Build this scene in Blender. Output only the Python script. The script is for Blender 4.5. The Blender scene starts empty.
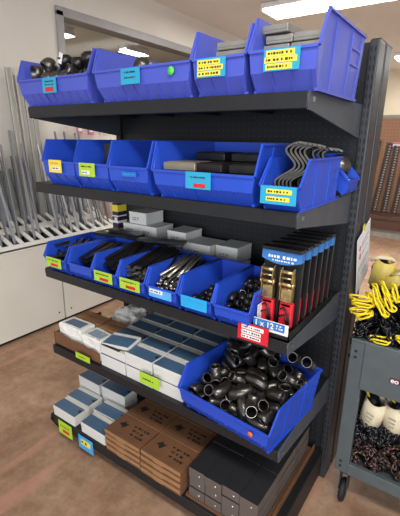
import bpy, bmesh, math, random
from mathutils import Vector, Matrix, Euler
random.seed(11)
PI = math.pi
COL = bpy.context.scene.collection
sc = bpy.context.scene

# ------------------------------------------------------------------ materials
def srgb(r, g, b):
    f = lambda c: (c/255/12.92) if c/255 <= .04045 else ((c/255+.055)/1.055)**2.4
    return (f(r), f(g), f(b))

MATS = {}
def mat(name, col, rough=.5, metal=0., var=.12, scale=12., bump=0., bscale=60., spec=.5, emit=None, estr=0., stretch=None, trans=0., alpha=1., coat=0., col2=None, sub=0.):
    if name in MATS: return MATS[name]
    m = bpy.data.materials.new(name); m.use_nodes = True
    nt = m.node_tree; N = nt.nodes; L = nt.links
    b = N['Principled BSDF']
    c = srgb(*col)
    b.inputs['Roughness'].default_value = rough
    b.inputs['Metallic'].default_value = metal
    b.inputs['Specular IOR Level'].default_value = spec
    b.inputs['Coat Weight'].default_value = coat
    if trans: b.inputs['Transmission Weight'].default_value = trans
    if alpha < 1: b.inputs['Alpha'].default_value = alpha
    tc = N.new('ShaderNodeTexCoord'); src = tc.outputs['Object']
    if stretch:
        mp = N.new('ShaderNodeMapping'); mp.inputs['Scale'].default_value = stretch
        L.new(src, mp.inputs['Vector']); src = mp.outputs['Vector']
    no = N.new('ShaderNodeTexNoise'); no.inputs['Scale'].default_value = scale; no.inputs['Detail'].default_value = 5
    L.new(src, no.inputs['Vector'])
    cr = N.new('ShaderNodeValToRGB')
    lo = tuple(x*(1-var) for x in c); hi = tuple(min(1, x*(1+var)) for x in c)
    if col2: hi = srgb(*col2); lo = c
    cr.color_ramp.elements[0].position = .3; cr.color_ramp.elements[1].position = .7
    cr.color_ramp.elements[0].color = (*lo, 1); cr.color_ramp.elements[1].color = (*hi, 1)
    L.new(no.outputs['Fac'], cr.inputs['Fac']); L.new(cr.outputs['Color'], b.inputs['Base Color'])
    if bump:
        n2 = N.new('ShaderNodeTexNoise'); n2.inputs['Scale'].default_value = bscale; n2.inputs['Detail'].default_value = 4
        L.new(src, n2.inputs['Vector'])
        bp = N.new('ShaderNodeBump'); bp.inputs['Strength'].default_value = bump; bp.inputs['Distance'].default_value = .004
        L.new(n2.outputs['Fac'], bp.inputs['Height']); L.new(bp.outputs['Normal'], b.inputs['Normal'])
    if emit:
        b.inputs['Emission Color'].default_value = (*srgb(*emit), 1); b.inputs['Emission Strength'].default_value = estr
    MATS[name] = m; return m

M_BLUE = mat('blue_polypropylene', (38, 76, 192), .38, var=.06, scale=5, bump=.04, bscale=200)
M_BLUE_HAZE = mat('blue_polypropylene_hazed', (74, 88, 190), .42, var=.08, scale=6, bump=.04, bscale=200)  # lighter blue: haze and overhead light put into the top bins' colour
M_BLACK = mat('black_powder_coat', (23, 24, 27), .5, var=.15, scale=30, bump=.05, bscale=400)
M_BRACK = mat('charcoal_powder_coat', (74, 78, 84), .5, var=.1, scale=14, bump=.05, bscale=300)
M_POST = mat('grey_upright_paint', (56, 58, 63), .4, .2, var=.08, scale=10)
M_STEEL = mat('dark_mill_steel', (96, 92, 88), .3, .85, var=.25, scale=9, bump=.05, bscale=80)
M_STEELB = mat('black_steel', (54, 52, 52), .32, .7, var=.25, scale=20, bump=.05, bscale=120)
M_EDGE = mat('bare_ground_steel', (176, 170, 162), .3, .9, var=.15, scale=40)
M_WAVY = mat('black_oxide_strap', (40, 38, 38), .42, .35, var=.2, scale=20)
M_WAVYE = mat('paler_strap_edge', (84, 80, 76), .4, .5, var=.3, scale=30)  # strap edges a paler grey than the faces
M_GALV = mat('galvanised_bar', (146, 148, 152), .42, .35, var=.2, scale=4, stretch=(8, 8, .6))
M_DARKBAR = mat('dark_bar_stock', (122, 125, 130), .42, .4, var=.2, scale=4, stretch=(8, 8, .6))
M_WHITEBOX = mat('white_carton', (214, 212, 206), .6, var=.05, scale=8, bump=.05)
M_WARMBOX = mat('off_white_carton', (228, 227, 222), .6, var=.08, scale=8, bump=.05)
M_PRINTBLUE = mat('slate_blue_print', (74, 104, 134), .38, var=.15, scale=10, coat=.2)
M_KRAFT = mat('kraft_cardboard', (110, 74, 47), .75, var=.14, scale=14, bump=.15, bscale=150)
M_KRAFT2 = mat('pale_kraft_cardboard', (154, 112, 74), .75, var=.14, scale=14, bump=.15, bscale=150)
M_INK = mat('dark_ink', (42, 34, 28), .6, var=.05)
M_INKB = mat('black_marker', (30, 32, 36), .6, var=.05)
M_CHAR = mat('charcoal_carton', (96, 86, 80), .55, var=.12, scale=10, bump=.05)
M_CHARTOP = mat('black_carton_top', (36, 36, 40), .5, var=.12, scale=10)
M_DOT = mat('silver_staple', (215, 215, 215), .25, .7)
M_YEL = mat('yellow_label', (236, 214, 70), .5, var=.04)
M_GRN = mat('lime_label', (170, 206, 50), .5, var=.04)
M_TEAL = mat('teal_label', (38, 158, 196), .45, var=.04)
M_TEALD = mat('sky_blue_label', (60, 160, 220), .45, var=.04)
M_RED = mat('red_plastic', (206, 30, 48), .4, var=.05)
M_ORANGE = mat('orange_sticker', (236, 110, 48), .5)
M_LIMEDOT = mat('light_green_sticker', (90, 205, 80), .5)
M_PAPER = mat('white_paper', (232, 230, 228), .6, var=.03)
M_STRAPRED = mat('red_webbing', (214, 28, 44), .6, var=.15, scale=80, bump=.3, bscale=300)
M_GOLD = mat('yellow_zinc_plating', (214, 186, 132), .28, .9, var=.25, scale=60)
M_HEADBLUE = mat('blue_card_print', (52, 116, 186), .4, var=.2, scale=30)
M_PLASTB = mat('black_plastic', (22, 22, 24), .35, var=.1)
M_WALL = mat('beige_painted_wall', (218, 213, 203), .7, var=.03, scale=2, bump=.03)
M_WALLR = mat('cream_wall', (214, 204, 182), .7, var=.03, scale=2, bump=.03)
M_CEIL = mat('grey_ceiling_paint', (226, 224, 220), .8, var=.04, scale=2)
M_FRAME = mat('grey_window_frame', (150, 148, 150), .4, var=.05)
M_CAB = mat('ivory_cabinet_panel', (214, 210, 198), .45, var=.03, scale=3, bump=.02)
M_CABTOP = mat('ivory_rack_top', (226, 224, 216), .4, var=.03, scale=3)
M_CART = mat('grey_cart_enamel', (80, 88, 90), .42, var=.08, scale=20, bump=.06, bscale=300)
M_CREAM = mat('cream_canvas', (212, 200, 170), .75, var=.12, scale=10, bump=.4, bscale=60)
M_YCREAM = mat('yellow_vinyl', (206, 184, 92), .5, var=.15, scale=10, bump=.3, bscale=40)
M_CORD = mat('yellow_cord', (232, 208, 30), .55, var=.15, scale=60, bump=.4, bscale=400)
M_CHAIN = mat('oiled_chain_steel', (104, 78, 68), .32, .6, var=.4, scale=50)
M_CHAINB = mat('black_chain_steel', (44, 44, 48), .22, .7, var=.3, scale=50)
M_RUBBER = mat('black_rubber', (24, 24, 25), .7)
M_CLEAR = mat('clear_polybag', (238, 236, 230), .22, var=.06, scale=20, bump=.8, bscale=35, spec=.8)
M_PINK = mat('pink_packet', (206, 120, 150), .5, var=.2, scale=20)
M_PALEPINK = mat('pale_bubble_packet', (214, 190, 180), .5, var=.2, scale=70, bump=.8, bscale=90)
M_BROWNPEG = mat('brown_hardboard', (140, 102, 76), .65, var=.12, scale=3)
M_DKWOOD = mat('dark_brown_plinth', (86, 58, 48), .6, var=.1, scale=3)
M_GREYBAND = mat('grey_toe_kick', (150, 146, 138), .6)
M_SLAT = mat('brown_black_angle', (62, 56, 56), .4, .5)
M_WHITEGLOSS = mat('white_enamel', (225, 225, 225), .3)
M_TUBE = mat('fluorescent_tube', (255, 252, 240), .3, emit=(255, 250, 236), estr=9)
M_MAROON = mat('maroon_badge', (96, 34, 48), .4)
M_ORBAND = mat('orange_band', (232, 112, 40), .5)
M_PLATEGREY = mat('grey_cover_plate', (150, 146, 138), .4, .4, var=.12)
M_TANEND = mat('galvanised_cover_plate', (150, 140, 124), .4, .5, var=.12)

def floor_mat():
    m = bpy.data.materials.new('stained_concrete_floor'); m.use_nodes = True
    nt = m.node_tree; N = nt.nodes; L = nt.links; b = N['Principled BSDF']
    tc = N.new('ShaderNodeTexCoord')
    n1 = N.new('ShaderNodeTexNoise'); n1.inputs['Scale'].default_value = 1.6; n1.inputs['Detail'].default_value = 9; n1.inputs['Roughness'].default_value = .65
    n2 = N.new('ShaderNodeTexNoise'); n2.inputs['Scale'].default_value = 14; n2.inputs['Detail'].default_value = 6; n2.inputs['Roughness'].default_value = .7
    L.new(tc.outputs['Object'], n1.inputs['Vector']); L.new(tc.outputs['Object'], n2.inputs['Vector'])
    r1 = N.new('ShaderNodeValToRGB'); e = r1.color_ramp.elements
    e[0].position = .33; e[0].color = (*srgb(144, 114, 92), 1); e[1].position = .68; e[1].color = (*srgb(192, 162, 136), 1)
    x = r1.color_ramp.elements.new(.5); x.color = (*srgb(172, 140, 114), 1)
    r2 = N.new('ShaderNodeValToRGB'); e = r2.color_ramp.elements
    e[0].position = .36; e[0].color = (.62, .56, .5, 1); e[1].position = .66; e[1].color = (1, 1, 1, 1)
    mx = N.new('ShaderNodeMix'); mx.data_type = 'RGBA'; mx.blend_type = 'MULTIPLY'; mx.inputs['Factor'].default_value = .85
    L.new(n1.outputs['Fac'], r1.inputs['Fac']); L.new(n2.outputs['Fac'], r2.inputs['Fac'])
    L.new(r1.outputs['Color'], mx.inputs['A']); L.new(r2.outputs['Color'], mx.inputs['B'])
    # reddish worn streaks
    mp = N.new('ShaderNodeMapping'); mp.inputs['Rotation'].default_value = (0, 0, .35); mp.inputs['Scale'].default_value = (3.4, .35, 1)
    n3 = N.new('ShaderNodeTexNoise'); n3.inputs['Scale'].default_value = 2.2; n3.inputs['Detail'].default_value = 5
    L.new(tc.outputs['Object'], mp.inputs['Vector']); L.new(mp.outputs['Vector'], n3.inputs['Vector'])
    r3 = N.new('ShaderNodeValToRGB'); e = r3.color_ramp.elements
    e[0].position = .56; e[0].color = (0, 0, 0, 1); e[1].position = .66; e[1].color = (.5, .5, .5, 1)
    L.new(n3.outputs['Fac'], r3.inputs['Fac'])
    m2 = N.new('ShaderNodeMix'); m2.data_type = 'RGBA'
    L.new(r3.outputs['Color'], m2.inputs['Factor']); L.new(mx.outputs['Result'], m2.inputs['A']); m2.inputs['B'].default_value = (*srgb(196, 140, 122), 1)
    L.new(m2.outputs['Result'], b.inputs['Base Color'])
    b.inputs['Roughness'].default_value = .5; b.inputs['Specular IOR Level'].default_value = .35
    bp = N.new('ShaderNodeBump'); bp.inputs['Strength'].default_value = .15; bp.inputs['Distance'].default_value = .005
    L.new(n2.outputs['Fac'], bp.inputs['Height']); L.new(bp.outputs['Normal'], b.inputs['Normal'])
    return m

def peg_mat(name, base, dot, pitch, r, strip=True):
    m = bpy.data.materials.new(name); m.use_nodes = True
    nt = m.node_tree; N = nt.nodes; L = nt.links; b = N['Principled BSDF']
    tc = N.new('ShaderNodeTexCoord'); sx = N.new('ShaderNodeSeparateXYZ'); L.new(tc.outputs['Object'], sx.inputs[0])
    def mth(op, a, bb):
        n = N.new('ShaderNodeMath'); n.operation = op
        for i, v in enumerate((a, bb)):
            if v is None: continue
            if isinstance(v, (int, float)): n.inputs[i].default_value = v
            else: L.new(v, n.inputs[i])
        return n.outputs[0]
    fx = mth('PINGPONG', sx.outputs['X'], pitch/2); fz = mth('PINGPONG', sx.outputs['Z'], pitch/2)
    d = mth('SQRT', mth('ADD', mth('POWER', fx, 2), mth('POWER', fz, 2)), None)
    k = mth('LESS_THAN', d, r)
    mx = N.new('ShaderNodeMix'); mx.data_type = 'RGBA'
    L.new(k, mx.inputs['Factor']); mx.inputs['A'].default_value = (*srgb(*base), 1); mx.inputs['B'].default_value = (*srgb(*dot), 1)
    L.new(mx.outputs['Result'], b.inputs['Base Color']); b.inputs['Roughness'].default_value = .5
    return m
M_PEG = peg_mat('black_perforated_steel', (24, 25, 29), (54, 56, 62), .0254, .003)  # paler dots painted as the lit back seen through the holes
M_PEGB = peg_mat('brown_pegboard', (150, 108, 78), (60, 40, 30), .05, .006)
M_FLOOR = floor_mat()

def glass_mat():
    m = bpy.data.materials.new('window_glass'); m.use_nodes = True
    b = m.node_tree.nodes['Principled BSDF']
    b.inputs['Transmission Weight'].default_value = 1; b.inputs['Roughness'].default_value = .02; b.inputs['IOR'].default_value = 1.1
    b.inputs['Base Color'].default_value = (.93, .95, .95, 1)
    return m
M_GLASS = glass_mat()

# ------------------------------------------------------------------ mesh builder
class MB:
    def __init__(s): s.bm = bmesh.new(); s.mi = 0
    def _tag(s, fs):
        for f in fs: f.material_index = s.mi
    def box(s, c, d, rot=None, bev=0, taper=None):
        r = bmesh.ops.create_cube(s.bm, size=1); vs = r['verts']
        M = Matrix.Translation(Vector(c)) @ (Euler(rot).to_matrix().to_4x4() if rot else Matrix())
        for v in vs:
            p = Vector((v.co.x*d[0], v.co.y*d[1], v.co.z*d[2]))
            if taper and v.co.z < 0: p.x *= taper; p.y *= taper
            v.co = M @ p
        fs = set(f for v in vs for f in v.link_faces); s._tag(fs)
        if bev:
            es = set(e for v in vs for e in v.link_edges)
            r2 = bmesh.ops.bevel(s.bm, geom=list(es), offset=bev, segments=2, affect='EDGES', profile=.5)
            s._tag(r2['faces'])
        return s
    def span(s, a, b, bev=0):
        a = Vector(a); b = Vector(b); return s.box((a+b)/2, [abs(x) for x in (b-a)], bev=bev)
    def bar(s, p, q, w, t, up=(0, 0, 1)):
        p = Vector(p); q = Vector(q); d = q-p; L = d.length; y = d.normalized(); u = Vector(up)
        x = y.cross(u)
        if x.length < 1e-4: x = y.cross(Vector((1, 0, 0)))
        x.normalize(); z = x.cross(y)
        R = Matrix((x, y, z)).transposed().to_4x4(); M = Matrix.Translation((p+q)/2) @ R
        vs = bmesh.ops.create_cube(s.bm, size=1)['verts']
        for v in vs: v.co = M @ Vector((v.co.x*w, v.co.y*L, v.co.z*t))
        s._tag(set(f for v in vs for f in v.link_faces)); return s
    def quad(s, pts):
        vs = [s.bm.verts.new(p) for p in pts]; f = s.bm.faces.new(vs); f.material_index = s.mi; return s
    def prism(s, poly, axis, a, b):
        """poly: 2-D points, extruded along axis from a to b"""
        def P(u, v, w):
            return {'x': (w, u, v), 'y': (u, w, v), 'z': (u, v, w)}[axis]
        A = [s.bm.verts.new(P(u, v, a)) for u, v in poly]; B = [s.bm.verts.new(P(u, v, b)) for u, v in poly]
        n = len(poly); fs = [s.bm.faces.new(A), s.bm.faces.new(B[::-1])]
        for i in range(n): fs.append(s.bm.faces.new((A[i], B[i], B[(i+1) % n], A[(i+1) % n])))
        s._tag(fs); return s
    def tube(s, pts, r, n=8, closed=False, cap=True, flat=1.):
        pts = [Vector(p) for p in pts]; N = len(pts); rings = []
        prev = None
        for i, p in enumerate(pts):
            if closed: t = pts[(i+1) % N]-pts[i-1]
            else: t = pts[min(i+1, N-1)]-pts[max(i-1, 0)]
            t.normalize()
            if prev is None:
                a = Vector((0, 0, 1)) if abs(t.z) < .9 else Vector((1, 0, 0)); u = t.cross(a).normalized()
            else: u = (prev-t*prev.dot(t)).normalized()
            prev = u; w = t.cross(u); rr = r[i] if isinstance(r, (list, tuple)) else r
            rings.append([s.bm.verts.new(p+u*math.cos(2*PI*j/n)*rr+w*math.sin(2*PI*j/n)*rr*flat) for j in range(n)])
        fs = []
        for i in range(N if closed else N-1):
            A = rings[i]; B = rings[(i+1) % N]
            for j in range(n): fs.append(s.bm.faces.new((A[j], A[(j+1) % n], B[(j+1) % n], B[j])))
        if cap and not closed: fs += [s.bm.faces.new(rings[0][::-1]), s.bm.faces.new(rings[-1])]
        for f in fs: f.smooth = True
        s._tag(fs); return s
    def lathe(s, prof, n=20, M=None):
        rings = []; fs = []
        for r, z in prof:
            if r < 1e-5: rings.append([s.bm.verts.new((0, 0, z))])
            else: rings.append([s.bm.verts.new((r*math.cos(2*PI*j/n), r*math.sin(2*PI*j/n), z)) for j in range(n)])
        for A, B in zip(rings, rings[1:]):
            for j in range(n):
                k = (j+1) % n
                q = [A[j % len(A)], A[k % len(A)], B[k % len(B)], B[j % len(B)]]
                u = []
                for v in q:
                    if v not in u: u.append(v)
                if len(u) > 2: fs.append(s.bm.faces.new(u))
        for f in fs: f.smooth = True
        s._tag(fs)
        if M is not None:
            for R_ in rings:
                for v in R_: v.co = M @ v.co
        return s
    def mesh(s, name, mats):
        bmesh.ops.recalc_face_normals(s.bm, faces=s.bm.faces)
        me = bpy.data.meshes.new(name); s.bm.to_mesh(me); s.bm.free()
        for m in (mats if isinstance(mats, (list, tuple)) else [mats]): me.materials.append(m)
        return me
    def build(s, name, mats, parent=None, loc=(0, 0, 0), rot=(0, 0, 0), label=None):
        o = bpy.data.objects.new(name, s.mesh(name, mats)); COL.objects.link(o)
        o.location = loc; o.rotation_euler = rot
        if parent: o.parent = parent
        if label: o['label'] = label
        return o

def tag(o, label, cat, group=None):
    o['label'] = label; o['category'] = cat
    if group: o['group'] = group
    return o
def thing(name, label, cat, loc=(0, 0, 0), rz=0, group=None, rot=None):
    o = bpy.data.objects.new(name, None); COL.objects.link(o); o.empty_display_size = .05
    o.location = loc; o.rotation_euler = rot if rot else (0, 0, rz)
    return tag(o, label, cat, group)
def struct(name, mb, m, parent=None):
    o = mb.build(name, m, parent)
    if not parent: o['kind'] = 'structure'
    return o
def kids(o): return [c for c in COL.objects if c.parent == o]
KID = {}
def dup(root, loc, rot=(0, 0, 0), label=None, group=None):
    if root.name not in KID:
        KID[root.name] = [(c, kids(c)) for c in kids(root)]
    r = root.copy(); COL.objects.link(r); r.location = loc; r.rotation_euler = rot
    if label: r['label'] = label
    if group: r['group'] = group
    for c, gs in KID[root.name]:
        d = c.copy(); COL.objects.link(d); d.parent = r
        for g in gs:
            e = g.copy(); COL.objects.link(e); e.parent = d
    return r
def dashes(mb, x0, x1, z, y, h=.004, seed=0, gap=.35, lift=.0004, axis='xz'):
    """a row of illegible small lettering, built as short raised strokes"""
    rr = random.Random(seed); x = x0
    while x < x1-h:
        w = h*rr.uniform(.5, 1.6); w = min(w, x1-x)
        if axis == 'xz': mb.box((x+w/2, y, z), (w*.8, lift, h*rr.uniform(.7, 1)))
        else: mb.box((x+w/2, z, y), (w*.8, h*rr.uniform(.7, 1), lift))
        x += w+h*gap*rr.choice((.4, .6, 2.2))
    return mb
def text_mesh(name, body, size, m, parent, loc, rot, thick=.0004):
    cu = bpy.data.curves.new(name, 'FONT'); cu.body = body; cu.size = size; cu.extrude = thick; cu.offset = size*.02
    t = bpy.data.objects.new(name, cu); COL.objects.link(t)
    bpy.context.view_layer.update()
    me = bpy.data.meshes.new_from_object(t.evaluated_get(bpy.context.evaluated_depsgraph_get()))
    COL.objects.unlink(t); bpy.data.objects.remove(t)
    me.materials.clear(); me.materials.append(m)
    o = bpy.data.objects.new(name, me); COL.objects.link(o); o.parent = parent; o.location = loc; o.rotation_euler = rot
    return o

# ------------------------------------------------------------------ camera (solved from the photograph)
cam = bpy.data.cameras.new('camera'); co = bpy.data.objects.new('camera', cam); COL.objects.link(co)
cam.sensor_fit = 'HORIZONTAL'; cam.sensor_width = 36; cam.lens = 397.03/400*36; cam.clip_start = .05
Rm = Matrix(((0.81750744, 0.57576908, 0.01309743), (-0.17481631, 0.22641627, 0.95821445), (0.54874478, -0.78563709, 0.28575081)))
co.matrix_world = Matrix.Translation((1.61493561, -1.56745442, 1.50728523)) @ Rm.transposed().to_4x4()
sc.camera = co

# ------------------------------------------------------------------ the room
CZ = 2.92
struct('floor', MB().span((-6, -4, -.05), (6, 8.2, 0)), M_FLOOR)
struct('ceiling', MB().span((-6, -4, CZ), (6, 8.2, CZ+.1)), M_CEIL)
WX = -1.6
wy0, wy1, wz0, wz1 = .86, 3.9, 1.95, 2.55
w = MB(); w.span((WX-.12, -4, 0), (WX, wy0, CZ)); w.span((WX-.12, wy1, 0), (WX, 8.2, CZ))
w.span((WX-.12, wy0, 0), (WX, wy1, wz0)); w.span((WX-.12, wy0, wz1), (WX, wy1, CZ))
struct('wall_left', w, M_WALL)
struct('wall_back', MB().span((-6, 8.0, 0), (6, 8.2, CZ)), M_WALLR)
struct('wall_adjoining_room', MB().span((-5.2, -4, 0), (-5.05, 8.2, CZ)), M_WALLR)
win = bpy.data.objects.new('window_1', None); COL.objects.link(win); win['kind'] = 'structure'
f = MB(); t = .075
for (a, b) in (((wy0-t*.3, wz1-t*.6), (wy1+t, wz1+t*.4)), ((wy0-t*.3, wz0-t*.4), (wy1+t, wz0+t*.6)), ((wy0-t*.3, wz0), (wy0+t*.7, wz1)), ((wy1-t*.7, wz0), (wy1+t*.3, wz1))):
    f.span((WX-.14, a[0], a[1]), (WX+.02, b[0], b[1]), bev=.006)
f.build('window_frame', M_FRAME, win)
MB().span((WX-.07, wy0+.04, wz0+.04), (WX-.064, wy1-.04, wz1-.04)).build('window_pane', M_GLASS, win)
struct('baseboard_left', MB().span((WX, 1.05, 0), (WX+.015, 8, .1)), M_GREYBAND)
struct('trim_1', MB().span((-1.6, 7.97, 2.0), (6, 8.0, 2.05)), M_GREYBAND)

def ceiling_lamp(x0, x1, y0, label, adj=False, w_=.42, power=0):
    t = thing('ceiling_lamp', label, 'ceiling light', ((x0+x1)/2, y0+w_/2, CZ))
    L_ = x1-x0
    MB().box((0, 0, -.03), (L_, w_, .05), bev=.008).build('housing', M_WHITEGLOSS, t)
    for i in range(4):
        yy = -w_/2+w_*(i+.5)/4
        MB().tube([(-L_/2+.02, yy, -.07), (L_/2-.02, yy, -.07)], .016, 10).build('fluorescent_tube', M_TUBE, t)
    MB().box((-L_/2+.01, 0, -.065), (.02, w_, .04)).build('end_cap', M_WHITEGLOSS, t)
    MB().box((L_/2-.01, 0, -.065), (.02, w_, .04)).build('end_cap', M_WHITEGLOSS, t)
    if power:
        l = bpy.data.lights.new('lamp_glow', 'AREA'); l.shape = 'RECTANGLE'; l.size = L_; l.size_y = w_; l.energy = power; l.color = (1, .98, .95)
        lo = bpy.data.objects.new('lamp_glow', l); COL.objects.link(lo); lo.location = (0, 0, -.1); lo.parent = t
    return t
ceiling_lamp(-.66, 1.8, 2.76, 'long fluorescent ceiling light with bare tubes above the shelf rack', power=85)
ceiling_lamp(.05, 2.5, 6.15, 'farthest fluorescent ceiling light, beyond the grey upright post', power=110)
LAMP_NEAR = ceiling_lamp(1.3, 3.75, -1.9, 'fluorescent ceiling light over the aisle in front of the rack', power=70)
a = ceiling_lamp(-3.42, -3.24, 2.0, 'short light seen through the near end of the wall window', w_=.36, power=22)
a = ceiling_lamp(-3.45, -3.25, 3.35, 'short light seen through the middle of the wall window', w_=.5, power=22)

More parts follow.
